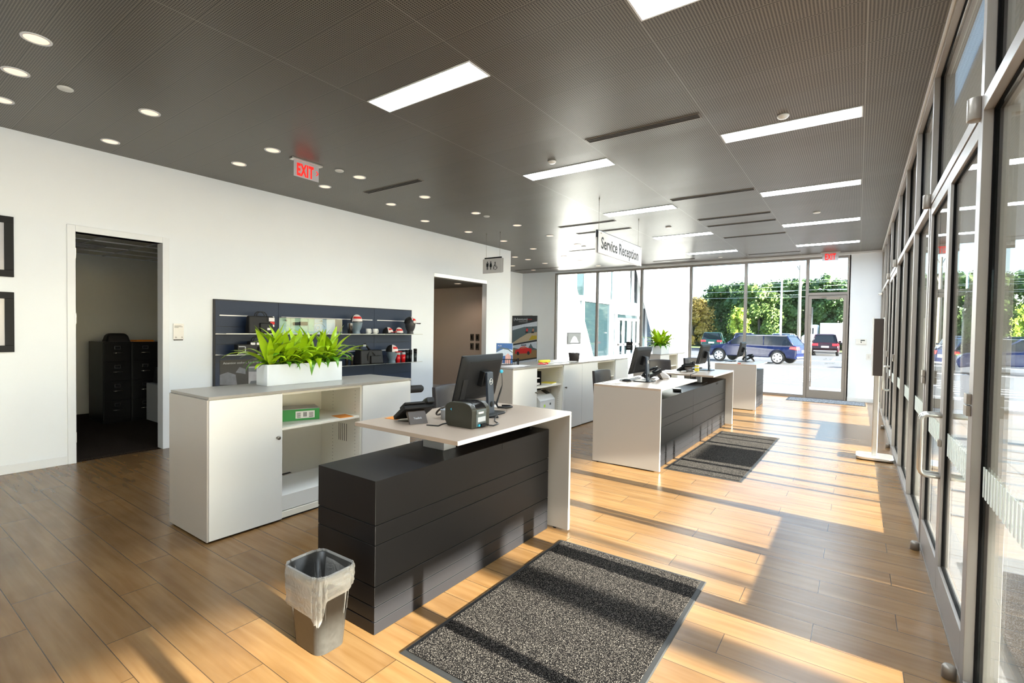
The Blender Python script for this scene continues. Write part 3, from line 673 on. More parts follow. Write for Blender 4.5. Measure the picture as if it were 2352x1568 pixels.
# thermostat and switch right of the exit door
t = thing('thermostat', 'white wall thermostat right of the far exit door', 'thermostat', (0.06, YF, 1.37))
f = mb(); f.box(-0.10, 0.10, -0.03, 0, -0.06, 0.06); f.build('housing', 'wht', t, 0.006); f = mb(); f.box(-0.01, 0.07, -0.032, -0.03, 0.015, 0.035); f.box(-0.005, 0.01, -0.032, -0.03, -0.03, 0.0); f.build('display', 'screen', t)
t = thing('light_switch', 'small white light switch below the thermostat', 'switch', (0.21, YF, 1.03))
f = mb(); f.box(-0.045, 0.045, -0.008, 0, -0.065, 0.065); f.build('wall_plate', 'wht', t, 0.003); f = mb(); f.box(-0.016, 0.016, -0.013, -0.008, -0.033, 0.033); f.build('rocker', 'acryl', t, 0.002)
for x, z, lab in ((-7.60, 1.32, 'upper left of the small grey plates on the corridor wall'), (-7.43, 1.32, 'upper right of the small grey plates on the corridor wall'), (-7.60, 1.10, 'lower left plate with a dark lever on the corridor wall'), (-7.43, 1.10, 'lower right plate with a dark lever on the corridor wall')):
    t = thing('fire_alarm_plate', lab, 'wall plate', (x, 9.1, z), 0, 'plates on the corridor wall')
    f = mb(); f.box(-0.055, 0.055, -0.012, 0, -0.08, 0.08); f.build('plate', 'knob', t, 0.003)
    f = mb(); f.box(-0.012, 0.012, -0.03, -0.012, -0.045, 0.045); f.build('lever', 'blkm', t, 0.002)
t = thing('power_outlet', 'small outlet low on the corridor wall', 'outlet', (-8.62, 9.1, 0.42)); f = mb(); f.box(-0.04, 0.04, -0.008, 0, -0.065, 0.065); f.build('cover_plate', 'wallgrey', t, 0.002)
# ================================================================ DESKS
def grey_base(par, x0, x1, y0, y1, name='base'):
    b = mb(); levels = [0.0, 0.063, 0.138, 0.238, 0.442, 0.540, 0.758]
    for a, c in zip(levels[:-1], levels[1:]): b.box(x0, x1, y0, y1, a + (0.003 if a else 0.002), c - (0.002 if c < 0.75 else 0))
    b.m = 1; b.box(x0 + 0.006, x1 - 0.006, y0 + 0.006, y1 - 0.006, 0.004, 0.75)
    return b.build(name, ['char', 'gap'], par, 0.0015)
def top_slab(par, x0, x1, y0, y1, z=0.900, edge='y1'):
    b = mb(); b.box(x0, x1 - 0.003, y0, y1, z - 0.024, z); b.m = 1; b.box(x1 - 0.003, x1, y0, y1, z - 0.024, z); return b.build('tabletop', ['desktop', 'deskedge'], par, 0.003)
def end_panel(par, x0, x1, y0, y1, z=0.876):
    b = mb(); b.box(x0, x1 - 0.003, y0, y1, 0.012, z); b.m = 1; b.box(x1 - 0.003, x1, y0, y1, 0.012, z)
    o = b.build('end_panel', ['panelw', 'deskedge'], par, 0.002)
    for x in (x0 + 0.06, x1 - 0.12): f = smb(); f.cyl((x, (y0 + y1) / 2, 0), 0.012, 0.012, n=10); f.build('levelling_foot', 'blkm', o)
    return o
t = thing('reception_desk', 'nearest reception desk, charcoal base with raised beige top, beside the waste bin', 'desk', (-1.89, 1.55, 0), 0, 'reception desks')
grey_base(t, -0.47, 0, 0, 1.63); top_slab(t, -0.72, 0.155, 0.42, 1.695); end_panel(t, -0.72, 0.155, 1.67, 1.695)
b = mb(); b.box(-0.34, -0.16, 0.65, 0.76, 0.758, 0.876); b.build('riser', 'riser', t, 0.002)
b = mb(); b.box(-0.45, -0.10, 1.52, 1.545, 0.758, 0.876); b.box(-0.45, -0.43, 1.1, 1.66, 0.758, 0.876); b.build('support_plate', 'char', t, 0.001)
b = mb(); b.box(-0.002, 0.002, 1.035, 1.61, 0.716, 0.757); b.build('access_flap', 'char', t, 0.001)
t = thing('reception_desk', 'long double reception desk in the middle with two raised tops', 'desk', (-1.70, 5.165, 0), 0, 'reception desks')
g1 = grey_base(t, -0.54, -0.06, 0.03, 1.52); g2 = grey_base(t, -0.54, -0.06, 1.524, 3.45)
end_panel(t, -0.78, 0.005, 0, 0.025); top_slab(t, -0.78, 0.005, 0, 1.43); end_panel(t, -0.73, 0.045, 3.49, 3.515); top_slab(t, -0.76, 0.045, 2.15, 3.515)
b = mb(); b.box(-0.27, -0.20, 2.43, 2.50, 0.766, 0.876); b.build('riser', 'riser', t, 0.002); b = mb(); b.box(-0.33, -0.14, 2.35, 2.58, 0.758, 0.766); b.build('riser_foot', 'blkm', t, 0.002)
b = mb(); b.box(-0.35, -0.17, 0.30, 0.41, 0.758, 0.876); b.build('riser', 'riser', t, 0.002)
b = mb(); b.box(-0.066, -0.056, 2.78, 2.9, 0.715, 0.745); b.build('access_flap', 'gap', t)
t = thing('reception_desk', 'furthest reception desk near the far windows, single raised top', 'desk', (-1.60, 10.55, 0), 0, 'reception desks')
grey_base(t, -0.56, -0.05, 0.03, 1.25); end_panel(t, -0.77, 0, 0, 0.025); top_slab(t, -0.77, 0, 0, 1.40)
b = mb(); b.box(-0.35, -0.17, 0.95, 1.06, 0.758, 0.876); b.build('riser', 'riser', t, 0.002)

# ================================================================ CABINETS
def credenza(label, x, y, bays, knobs, shelf=0.715, vents=True):
    t = thing('storage_cabinet', label, 'cabinet', (x, y, 0), 0, 'long white storage cabinets'); D = 0.62; Ht = 0.992
    L = sum(w for k, w in bays); b = mb()
    b.box(-D, -0.02, 0, 0.018, 0.014, Ht); b.box(-D, -0.02, L - 0.018, L, 0.014, Ht); b.box(-D, -D + 0.012, 0.018, L - 0.018, 0.014, Ht)
    b.box(-D + 0.012, -0.02, 0.018, L - 0.018, 0.014, 0.06); b.box(-D + 0.012, -0.02, 0.018, L - 0.018, Ht - 0.02, Ht)
    yy = 0
    for i, (k, w) in enumerate(bays[:-1]): yy += w; b.box(-D + 0.012, -0.02, yy - 0.010, yy + 0.010, 0.06, Ht - 0.02)
    b.m = 1; b.box(-D + 0.02, -0.03, 0.01, L - 0.01, 0.0, 0.014); b.build('carcass', ['cabin', 'gap'], t, 0.001)
    b = mb(); b.box(-D - 0.002, 0.003, -0.002, L + 0.002, Ht + 0.001, Ht + 0.020); b.build('cabinet_top', 'cabtop', t, 0.0015)
    b = mb(); b.box(-D, 0.0, -0.012, -0.0005, 0.014, Ht); b.build('side_panel', 'panelw', t, 0.001)
    yy = 0; ki = 0
    for i, (k, w) in enumerate(bays):
        if k == 'door':
            b = mb(); b.box(-0.018, 0.0, yy + 0.002, yy + w - 0.002, 0.016, Ht - 0.004); d = b.build('door', 'cab', t, 0.0015)
            if ki < len(knobs) and knobs[ki]:
                yk = yy + w - 0.042 if knobs[ki] > 0 else yy + 0.05
                f = smb(); f.lathe([(0.008, 0), (0.008, 0.018), (0.014, 0.020), (0.015, 0.028), (0.012, 0.031), (0, 0.031)], (0, yk, 0.655), 16, 'x'); f.build('knob', 'knob', d)
            ki += 1
        else:
            b = mb(); b.box(-D + 0.012, -0.03, yy + 0.011, yy + w - 0.011, shelf - 0.018, shelf); b.build('shelf', 'cabin', t, 0.001)
            b = mb(); b.box(-D + 0.10, -0.03, yy + 0.011, yy + w - 0.011, 0.066, 0.185); dd = b.build('drawer', 'cab', t, 0.002)
            f = mb(); z = 0.26
            while z < 0.95:
                for xx in (-0.09, -0.42):
                    for ys in (yy + w - 0.0105,): f.box(xx - 0.003, xx + 0.003, ys - 0.001, ys, z, z + 0.006)
                z += 0.032
            if vents:
                for q in range(5): f.box(-0.33 + q * 0.028, -0.322 + q * 0.028, yy + w - 0.0115, yy + w - 0.0105, 0.46, 0.62)
            f.build('shelf_pin_holes', 'knob', t)
            b = mb(); b.box(-D + 0.04, -D + 0.075, yy + 0.15, yy + 0.40, 0.185, 0.186); b.build('cable_slot', 'gap', dd)
        yy += w
    return t
credenza('nearest white storage cabinet, open middle bay, planter on its top', -3.6, 1.53, [('door', 0.525), ('open', 0.745), ('door', 0.575)], [1, 0])
credenza('longest white storage cabinet behind the middle desk, printer in its open bay', -3.58, 5.11, [('door', 0.575), ('open', 0.745), ('door', 0.60), ('door', 0.57), ('open', 0.745), ('door', 0.605)], [1, -1, 0, 0])
credenza('furthest white storage cabinet with the smaller leafy planter on it', -3.6, 10.87, [('door', 0.64), ('open', 0.66), ('door', 0.64)], [0, 0])

# ================================================================ PLANTS
def leaf(m, base, az, elev, ln, wd, droop, twist=0.0, n=9):
    vs = []; p = Vector(base); e = elev; st = ln / n
    for i in range(n + 1):
        u = i / n; w = wd * (math.sin(PI * min(1, 0.06 + 0.94 * u ** 0.85)) ** 0.9)
        d = Vector((math.cos(az) * math.cos(e), math.sin(az) * math.cos(e), math.sin(e)))
        side = Vector((-math.sin(az), math.cos(az), 0)); nrm = side.cross(d)
        side = side * math.cos(twist * u) + nrm * math.sin(twist * u); up2 = d.cross(side) * -1
        wob = 0.06 * w * math.sin(i * 2.3 + az * 5)
        vs += [tuple(p + side * (w + wob) - up2 * -0.22 * w), tuple(p), tuple(p - side * (w - wob) - up2 * -0.22 * w)]
        p = p + d * st; e -= droop / n * (0.4 + 1.4 * u)
    fs = []
    for i in range(n):
        a = i * 3; fs += [(a, a + 1, a + 4, a + 3), (a + 1, a + 2, a + 5, a + 4)]
    m.add(vs, fs)
def planter(label, x, y, lx, ly, h, clumps, scale, seed):
    rnd = random.Random(seed); t = thing('potted_plant', label, 'plant', (x, y, 1.0125), 0, 'leafy plants in white planters')
    b = mb(); w = 0.008
    b.box(-lx / 2, lx / 2, -ly / 2, -ly / 2 + w, 0, h); b.box(-lx / 2, lx / 2, ly / 2 - w, ly / 2, 0, h); b.box(-lx / 2, -lx / 2 + w, -ly / 2 + w, ly / 2 - w, 0, h); b.box(lx / 2 - w, lx / 2, -ly / 2 + w, ly / 2 - w, 0, h); b.box(-lx / 2 + w, lx / 2 - w, -ly / 2 + w, ly / 2 - w, 0, 0.01)
    b.build('planter_box', 'planter', t, 0.001)
    def sf(u, v): return (-lx / 2 + w + (lx - 2 * w) * u, -ly / 2 + w + (ly - 2 * w) * v, h - 0.012 + rnd.uniform(-0.005, 0.012))
    s = mb(); s.grid(sf, 10, 34); s.build('soil', 'soil', t)
    for k in range(clumps):
        cy = -ly / 2 + ly * (k + 0.5) / clumps; m = smb(); nl = 30
        for i in range(nl):
            az = 2 * PI * i / nl + rnd.uniform(-0.3, 0.3); tier = i % 3
            if tier == 0: ln, el, dr, wd = rnd.uniform(0.26, 0.38), rnd.uniform(1.05, 1.45), rnd.uniform(0.3, 1.2), rnd.uniform(0.024, 0.033)
            elif tier == 1: ln, el, dr, wd = rnd.uniform(0.27, 0.38), rnd.uniform(0.7, 1.1), rnd.uniform(1.0, 2.0), rnd.uniform(0.022, 0.031)
            else: ln, el, dr, wd = rnd.uniform(0.20, 0.32), rnd.uniform(0.35, 0.85), rnd.uniform(1.4, 2.6), rnd.uniform(0.020, 0.029)
            m.m = 0 if (tier < 2 or rnd.random() < 0.3) else 1
            leaf(m, (rnd.uniform(-0.02, 0.02), cy + rnd.uniform(-0.02, 0.02), h - 0.01), az, el, ln * scale, wd * scale, dr, rnd.uniform(-0.5, 0.5))
        for i in range(8):
            az = rnd.uniform(0, 2 * PI); m.m = 1
            leaf(m, (rnd.uniform(-0.03, 0.03), cy + rnd.uniform(-0.05, 0.05), h - 0.01), az, rnd.uniform(0.5, 1.3), rnd.uniform(0.10, 0.17) * scale, 0.02 * scale, rnd.uniform(0.5, 1.6), 0)
        m.build('leaf_clump', ['leaf', 'leafd'], t)
    return t
planter('long white planter of bright green strap leaves on the nearest cabinet', -4.015, 2.465, 0.17, 0.71, 0.175, 5, 1.08, 3)
planter('short white planter with bright green leaves on the furthest cabinet', -3.71, 11.235, 0.20, 0.57, 0.19, 3, 1.35, 8)

# ================================================================ THINGS ON AND IN THE CABINETS
t = thing('green_carton', 'green box with white label on the shelf of the nearest cabinet', 'box', (-3.92, 2.37, 0.715), R(-23))
b = mb(); b.box(-0.11, 0.11, -0.16, 0.16, 0, 0.095); b.build('carton', 'green', t, 0.002)
b = mb(); b.box(-0.108, 0.108, -0.158, 0.158, 0.0955, 0.098); b.build('lid', 'riser', t)
b = mb(); b.box(0.11, 0.1108, -0.03, 0.12, 0.018, 0.078); b.m = 1
for q in range(5): b.box(0.1108, 0.1112, -0.02, 0.01, 0.024 + q * 0.009, 0.028 + q * 0.009); b.box(0.1108, 0.1112, 0.075, 0.11, 0.024 + q * 0.009, 0.028 + q * 0.009)
for q in range(6): b.box(0.1108, 0.1112, 0.030 + q * 0.005, 0.033 + q * 0.005, 0.03, 0.068)
b.build('label', ['acryl', 'ink'], t)
b = mb(); b.box(-0.08, 0.08, -0.065, 0.065, 0, 0.002); tag(b.build('paper_sheet', 'orange', None, 0, (-3.72, 2.68, 0.7152), (0, 0, R(-8))), 'small orange paper lying on the shelf of the nearest cabinet', 'paper')
# printer in the long cabinet
t = thing('office_printer', 'white office printer inside the open bay of the long cabinet', 'printer', (-3.87, 6.12, 0.1865))
b = mb(); b.prism([(-0.20, 0.0), (0.20, 0.0), (0.20, 0.31), (0.14, 0.37), (0.02, 0.43), (-0.20, 0.43)], 'y', -0.20, 0.22); b.build('housing', 'wht', t, 0.008)
b = mb(); b.box(-0.14, 0.0, -0.14, 0.14, 0.43, 0.44); b.build('output_tray', 'blkm', t, 0.003)
b = mb(); b.X = XF((0.08, 0.14, 0.403), ry=R(26.5)); b.box(-0.05, 0.05, -0.06, 0.06, 0, 0.006); b.build('control_screen', 'screen', t, 0.002)
b = mb(); b.box(0.2, 0.202, -0.18, 0.20, 0.10, 0.102); b.box(0.2, 0.202, -0.18, 0.20, 0.30, 0.302); b.box(0.2, 0.202, 0.06, 0.10, 0.23, 0.26); b.build('panel_lines', 'gry', t)
b = mb(); b.box(0.2, 0.2015, -0.10, -0.06, 0.21, 0.25); b.build('sticker', M.setdefault('lime', pm('lime_sticker', (0.6, 0.85, 0.1), 0.6)), t)
t = thing('letter_tray', 'black letter tray with white papers on the long cabinet shelf', 'tray', (-3.86, 5.93, 0.7155))
b = mb(); b.box(-0.16, 0.12, -0.10, 0.12, 0, 0.005); b.box(-0.16, 0.12, 0.114, 0.12, 0.005, 0.20); b.box(-0.16, -0.154, -0.10, 0.114, 0.005, 0.20); b.box(-0.154, 0.12, -0.10, 0.114, 0.09, 0.095); b.build('tray_frame', 'blkm', t)
b = mb(); b.box(-0.14, 0.11, -0.09, 0.10, 0.005, 0.03); b.box(-0.14, 0.12, -0.09, 0.08, 0.095, 0.108); b.build('paper_stack', 'paper', t, 0.001)
b = mb(); b.box(-0.10, 0.10, -0.09, 0.13, 0, 0.012); b.m = 1; b.box(-0.09, 0.09, -0.05, 0.16, 0.0125, 0.02); tag(b.build('paper_stack', ['paper', 'yellow'], None, 0, (-3.74, 6.22, 0.7155), (0, 0, R(12))), 'papers and yellow pad on the shelf above the printer', 'paper')
t = thing('file_box', 'grey folders inside the second open bay of the long cabinet', 'folders', (-3.80, 7.85, 0.7155)); b = mb(); b.box(-0.2, 0.1, -0.1, 0.02, 0, 0.16); b.build('folder_block', 'lgry', t, 0.002); b = mb(); b.box(-0.2, 0.12, -0.12, -0.1, 0, 0.2); b.build('bookend', 'blkm', t)
# on the top of the long cabinet
t = thing('basket', 'round dark brown basket with small handles on the long cabinet', 'basket', (-3.80, 7.16, 1.0125))
m = smb(); m.lathe([(0.0, 0.0), (0.075, 0.0), (0.085, 0.06), (0.096, 0.135), (0.092, 0.135), (0.082, 0.06), (0.07, 0.008), (0, 0.008)], n=26); m.build('bowl', M.setdefault('brownb', pm('dark_woven_brown', (0.018, 0.010, 0.007), 0.6, var=0.5, scale=120, bump=0.6)), t)
for s2 in (-1, 1):
    m = smb(); m.tube([(0.094 * math.sin(a * s2) * 1.0, 0.094 * s2 * math.cos(a), 0.135 + 0.02 * math.sin((a + 0.4) / 0.8 * PI)) for a in [-0.4 + 0.08 * k for k in range(11)]], 0.003, 6); m.build('handle', 'knob', t)
m = smb()
rb = random.Random(2)
for k in range(14): m.ball((rb.uniform(-0.05, 0.05), rb.uniform(-0.05, 0.05), 0.115 + rb.uniform(0, 0.015)), 0.02, 8, 6)
tag(m.build('sweets', 'whtf', t), None)
b = mb(); b.grid(lambda u, v: (-0.07 + 0.14 * u, -0.10 + 0.2 * v, 0.003 + 0.02 * abs(math.sin(u * 5 + v * 4)) * v), 8, 10)
so = b.build('crumpled_paper', 'redg', None, 0, (-3.74, 6.10, 1.0125), (0, 0, 0.4)); sm = so.modifiers.new('thick', 'SOLIDIFY'); sm.thickness = 0.001; tag(so, 'crumpled red plastic sheet on the long cabinet', 'wrapper')
m = smb(); m.cyl((0, -0.11, 0.022), 0.022, 0.22, 'y', 20); tag(m.build('paper_roll', 'yellow', None, 0, (-3.92, 6.42, 1.0125), (0, 0, R(-14))), 'rolled yellow paper tube on the long cabinet', 'paper roll')
for i, (x, y, a, w, l, lab) in enumerate(((-3.82, 5.52, 10, 0.11, 0.24, 'loose beige papers at the near end of the long cabinet'), (-3.80, 6.62, -12, 0.105, 0.19, 'loose beige papers in front of the yellow roll'), (-3.76, 7.0, 18, 0.07, 0.11, 'pale leaflet beside the dark basket on the long cabinet'))):
    b = mb(); b.box(-w, w, -l, l, 0, 0.003); b.X = XF((0.02, 0.03, 0.003), rz=0.3); b.box(-w * 0.9, w * 0.9, -l * 0.7, l * 0.7, 0, 0.002); tag(b.build('loose_papers', 'paper', None, 0, (x, y, 1.0125), (0, 0, R(a))), lab, 'papers')
t = thing('wire_rack', 'small black wire rack at the near end of the long cabinet', 'rack', (-4.02, 5.62, 1.0125), R(-50)); m = smb()
for k in range(9): m.tube([(-0.05, -0.12 + 0.03 * k, 0), (-0.05, -0.12 + 0.03 * k, 0.075)], 0.0025, 6)
m.tube([(-0.05, -0.13, 0.075), (-0.05, 0.13, 0.075)], 0.006, 6); m.tube([(-0.05, -0.13, 0.004), (-0.05, 0.13, 0.004)], 0.004, 6); m.build('wire_grid', 'blkm', t)
for s2 in (-0.135, 0.135):
    b = mb(); b.box(-0.06, 0.05, s2 - 0.008, s2 + 0.008, 0, 0.095); b.build('side_frame', 'blkm', t, 0.003)
# poster stand (blue picture) on the long cabinet
t = thing('counter_poster', 'small blue and pink car interior poster in a clear holder on the cabinet', 'poster', (-4.27, 5.86, 1.0125), R(-52))
b = mb(); b.box(-0.004, 0.0, -0.125, 0.125, 0.0, 0.30); b.box(-0.09, 0.0, -0.125, 0.125, 0, 0.004); b.build('holder', 'acryl', t, 0.001)
cols = {'sky': (0.05, 0.14, 0.36), 'pale': (0.60, 0.68, 0.75), 'pink': (0.75, 0.42, 0.36), 'rock': (0.50, 0.40, 0.27), 'hill': (0.10, 0.14, 0.15), 'sand': (0.30, 0.17, 0.06), 'darkp': (0.02, 0.018, 0.018), 'redc': (0.70, 0.01, 0.01), 'cloud': (0.62, 0.66, 0.72), 'ochre': (0.50, 0.36, 0.02), 'flesh': (0.45, 0.2, 0.12)}
for k_, c_ in cols.items(): M['p_' + k_] = pm('print_' + k_, c_, 0.45, var=0.25, scale=35)
b = mb()
def poly(mi, pts, x=0.0006):
    b.m = mi; b.prism(pts, 'x', 0, x)
poly(0, [(-0.12, 0.0), (0.12, 0.0), (0.12, 0.295), (-0.12, 0.295)], 0.0005); poly(1, [(-0.12, 0.10), (0.12, 0.12), (0.12, 0.20), (0.0, 0.22), (-0.12, 0.16)], 0.001)
poly(2, [(-0.10, 0.0), (-0.03, 0.0), (-0.02, 0.12), (-0.08, 0.14), (-0.115, 0.10)], 0.0015); poly(2, [(0.01, 0.0), (0.09, 0.0), (0.10, 0.10), (0.05, 0.15), (0.015, 0.11)], 0.0015); poly(3, [(-0.12, 0.17), (-0.05, 0.215), (0.05, 0.20), (0.12, 0.15), (0.12, 0.165), (0.05, 0.22), (-0.05, 0.235), (-0.12, 0.19)], 0.0016)
b.m = 4; b.text('Audi', 0.03, (0.0015, -0.10, 0.25), (0, 1, 0), (0, 0, 1), 0.0005)
b.build('print', ['p_sky', 'p_pale', 'p_pink', 'p_hill', 'acryl'], t)

# ================================================================ MONITORS, PHONES AND DESK THINGS
def monitor(label, x, y, rz):
    t = thing('computer_monitor', label, 'monitor', (x, y, 0.9005), rz, 'black monitors on the reception desks')
    W, Hh = 0.565, 0.335; X = XF((-0.095, 0, 0.262), ry=R(13.5))
    b = mb(); b.X = X; b.frust((-0.001, 0.012, -W / 2, W / 2), -Hh / 2, (-0.001, 0.012, -W / 2, W / 2), Hh / 2)
    b.build('screen_frame', 'blk', t, 0.003)
    b = mb(); b.X = X; b.box(-0.0025, -0.0012, -W / 2 + 0.012, W / 2 - 0.012, -Hh / 2 + 0.018, Hh / 2 - 0.012); b.build('screen', 'screen', t)
    b = smb(); b.X = X
    def back(u, v):
        yv = (u - 0.5) * (W - 0.004); zv = (v - 0.5) * (Hh - 0.004); e = min(u, 1 - u) * W; e2 = min(v, 1 - v) * Hh; k = min(1, min(e, e2) / 0.055)
        return (0.012 + 0.024 * (1 - (1 - k) ** 2.2), yv, zv)
    b.grid(back, 26, 18); b.build('back_shell', 'blkm', t)
    b = mb(); b.X = X; b.box(0.034, 0.0375, -W / 2 + 0.08, W / 2 - 0.04, Hh / 2 - 0.045, Hh / 2 - 0.038); b.build('vent_slot', 'gap', t)
    b = mb(); b.X = X; b.box(0.0345, 0.0365, -W / 2 + 0.035, -W / 2 + 0.095, -Hh / 2 + 0.03, Hh / 2 - 0.16); b.build('port_cover', 'blk', t, 0.001)
    b = mb(); b.X = X; b.box(0.03, 0.075, -0.055, 0.055, -0.05, 0.06); b.build('mount_block', 'blk', t, 0.004)
    b = mb(); b.prism([(0.0, 0.0), (0.022, 0.0), (0.004, 0.30), (-0.014, 0.30)], 'y', -0.040, 0.040); n = b.build('stand_neck', M.setdefault('neck', pm('blue_black_plastic', (0.035, 0.045, 0.065), 0.4, var=0.1)), t, 0.003)
    m = smb(); m.lathe([(0.020, 0), (0.020, 0.002), (0, 0.002)], (0.0195, 0.0, 0.075), 20, 'x'); m.build('cable_hole', 'gap', n)
    m = smb(); m.tube([(0.0115, 0.021 * math.cos(a), 0.235 + 0.021 * math.sin(a)) for a in [2 * PI * k / 28 for k in range(28)]], 0.0022, 6, True)
    for s2 in (-1, 1):
        pass
    m.smooth = False; m.text('DELL', 0.014, (0.0105, -0.0175, 0.2305), (0, 1, 0), (-0.06, 0, 1), 0.0015); m.build('round_logo', 'acryl', n)
    b = mb(); b.prism([(-0.13, -0.12), (0.06, -0.14), (0.075, -0.10), (0.075, 0.10), (0.06, 0.14), (-0.13, 0.12)], 'z', 0, 0.010); b.build('stand_foot', 'blk', t, 0.003)
    return t
monitor('nearest black monitor seen from behind, beside the label printer', -2.13, 2.75, R(8))
monitor('black monitor seen from behind on the near half of the middle desk', -2.10, 5.86, 0)
monitor('black monitor seen from behind on the far half of the middle desk', -1.97, 8.34, 0)
monitor('black monitor seen from behind on the furthest desk', -1.98, 11.60, 0)
def phone(label, x, y, rz, s=1.0):
    t = thing('desk_phone', label, 'phone', (x, y, 0.9005), rz, 'black desk phones'); X = XF((-0.045, 0, 0.062), ry=R(-28))
    b = mb(); b.X = X; b.box(-0.10, 0.10, -0.105, 0.105, -0.014, 0.014); b.box(0.015, 0.112, -0.10, 0.04, 0.014, 0.029); b.build('phone_body', 'blkm', t, 0.006)
    b = mb(); b.X = X; b.box(0.02, 0.088, -0.095, 0.035, 0.0295, 0.031); b.build('display', 'screen', t)
    b = mb(); b.X = X
    for i in range(4):
        for j in range(3): b.box(-0.085 + 0.022 * i, -0.07 + 0.022 * i, -0.06 + 0.028 * j, -0.04 + 0.028 * j, 0.0145, 0.018)
    b.build('keypad', 'gry', t)
    b = mb(); b.prism([(0.0, 0.085), (0.03, 0.078), (0.075, 0.0), (0.060, 0.0), (0.0, 0.06)], 'y', -0.075, 0.045); st = b.build('support_stand', M.setdefault('brownst', pm('brown_black_plastic', (0.045, 0.030, 0.022), 0.35, var=0.1)), t, 0.003)
    m = mb(); up = Vector((-0.045, 0, 0.078)).normalized(); m.text('Yealink', 0.019, (0.0585, -0.045, 0.030), (0, 1, 0), up, 0.001); m.build('lettering', 'lgry', st)
    m = smb(); m.X = X
    m.tube([(-0.10, 0.075, 0.030), (-0.06, 0.075, 0.048), (0.0, 0.075, 0.052), (0.06, 0.075, 0.048), (0.10, 0.075, 0.032)], [0.018, 0.017, 0.014, 0.017, 0.019], 12)
    m.smooth = False; m.box(-0.12, -0.072, 0.05, 0.10, 0.012, 0.045); m.box(0.072, 0.125, 0.05, 0.10, 0.012, 0.048); m.build('handset', 'blk', t, 0.006)
    return t
phone('nearest black desk phone, its stand lettered on the back', -2.31, 2.22, R(-20))
phone('black desk phone beside the monitor on the near half of the middle desk', -2.12, 6.24, R(35))
phone('black desk phone at the edge of the far half of the middle desk', -2.14, 7.78, R(-30))
phone('black desk phone beside the monitor on the furthest desk', -1.93, 11.93, R(20))
# label printer
t = thing('label_printer', 'dark green grey label printer with glossy curved lid on the nearest desk', 'printer', (-1.99, 2.35, 0.9005))
def arch(x0, x1, h, r=0.075, n=9):
    pts = [(x0, 0.03), (x0 + 0.02, 0.0), (x1, 0.0), (x1, h - 0.05)]
    for k in range(n + 1):
        a = R(0) + (PI / 2) * k / n; pts.append((x1 - r + r * math.cos(a), h - 0.05 - 0.0 + 0.05 * math.sin(a)))
    for k in range(n + 1):
        a = PI / 2 + (PI / 2) * k / n; pts.append((x0 + 0.05 + 0.05 * math.cos(a), h - 0.035 + 0.03 * math.sin(a) - 0.008 * k / n))
    return pts
M['prside'] = pm('dark_olive_plastic', (0.028, 0.026, 0.016), 0.35, var=0.1)
for ya, yb in ((-0.085, -0.045), (0.050, 0.085)):
    b = mb(); b.prism(arch(-0.115, 0.105, 0.155), 'y', ya, yb); b.build('side_housing', 'prside', t, 0.004)
b = mb(); b.box(-0.10, 0.108, -0.045, 0.05, 0.004, 0.085); b.box(0.085, 0.110, -0.045, 0.05, 0.085, 0.11); b.build('body', 'gry', t, 0.003)
b = mb(); b.prism([(p[0] * 0.97 - 0.002, p[1] * 0.98 + 0.002) for p in arch(-0.113, 0.105, 0.158) if p[1] > 0.08] + [(-0.10, 0.085)], 'y', -0.0445, 0.0495); b.build('glossy_lid', 'blkg', t, 0.003)
b = mb(); b.box(0.1105, 0.112, -0.03, 0.02, 0.085, 0.097); b.build('label_strip', 'acryl', t)
b = mb(); b.box(0.108, 0.111, -0.035, 0.04, 0.035, 0.065); b.build('port_plate', 'lgry', t, 0.001); b = mb(); b.box(0.108, 0.118, -0.035, -0.02, 0.010, 0.022); b.build('usb_plug', 'lblue', t); b = mb(); b.box(0.108, 0.125, -0.015, 0.04, 0.006, 0.024); b.build('serial_plug', 'blk', t, 0.002)
b = mb(); b.prism([(-0.07, 0.105), (-0.058, 0.113), (-0.062, 0.105), (-0.058, 0.097)], 'y', -0.0862, -0.085); b.build('printed_mark', 'lblue', t)
# coiled cable with blue tip
m = smb(); m.tube([(0, 0, 0), (0.0, 0.01, -0.05), (0.0, 0.012, -0.10), (-0.005, 0.0, -0.14), (-0.01, -0.02, -0.19), (0.0, -0.06, -0.24), (0.03, -0.08, -0.26), (0.08, -0.04, -0.262), (0.09, 0.02, -0.262), (0.05, 0.05, -0.262), (0.0, 0.01, -0.262)], [0.002, 0.002, 0.003, 0.007, 0.007, 0.008, 0.008, 0.008, 0.008, 0.008, 0.008], 8)
t = thing('scanner_cable', 'black coiled cable with a light blue plug beside the nearest monitor', 'cable', (-2.27, 3.08, 1.17)); m.build('cord', 'blk', t)
m = smb(); m.ball((0, 0, 0.008), (0.012, 0.018, 0.014)); m.build('blue_plug', 'lblue', t)
m = smb(); m.tube([(-1.88, 2.38, 0.912), (-1.84, 2.42, 0.906), (-1.86, 2.50, 0.905), (-1.93, 2.55, 0.905), (-1.98, 2.62, 0.906), (-2.02, 2.70, 0.915)], 0.004, 6); m.tube([(-2.17, 2.17, 0.906), (-2.10, 2.20, 0.905), (-2.12, 2.26, 0.905), (-2.12, 2.30, 0.905)], 0.004, 6)
m.tube([(-2.02, 2.70, 0.93), (-1.99, 2.66, 0.905), (-2.03, 2.62, 0.905), (-1.97, 2.64, 0.91), (-2.0, 2.69, 0.905), (-2.05, 2.66, 0.905)], 0.003, 6)
tag(m.build('cable_tangle', 'blk'), 'tangle of thin black cables behind the nearest monitor foot', 'cables')
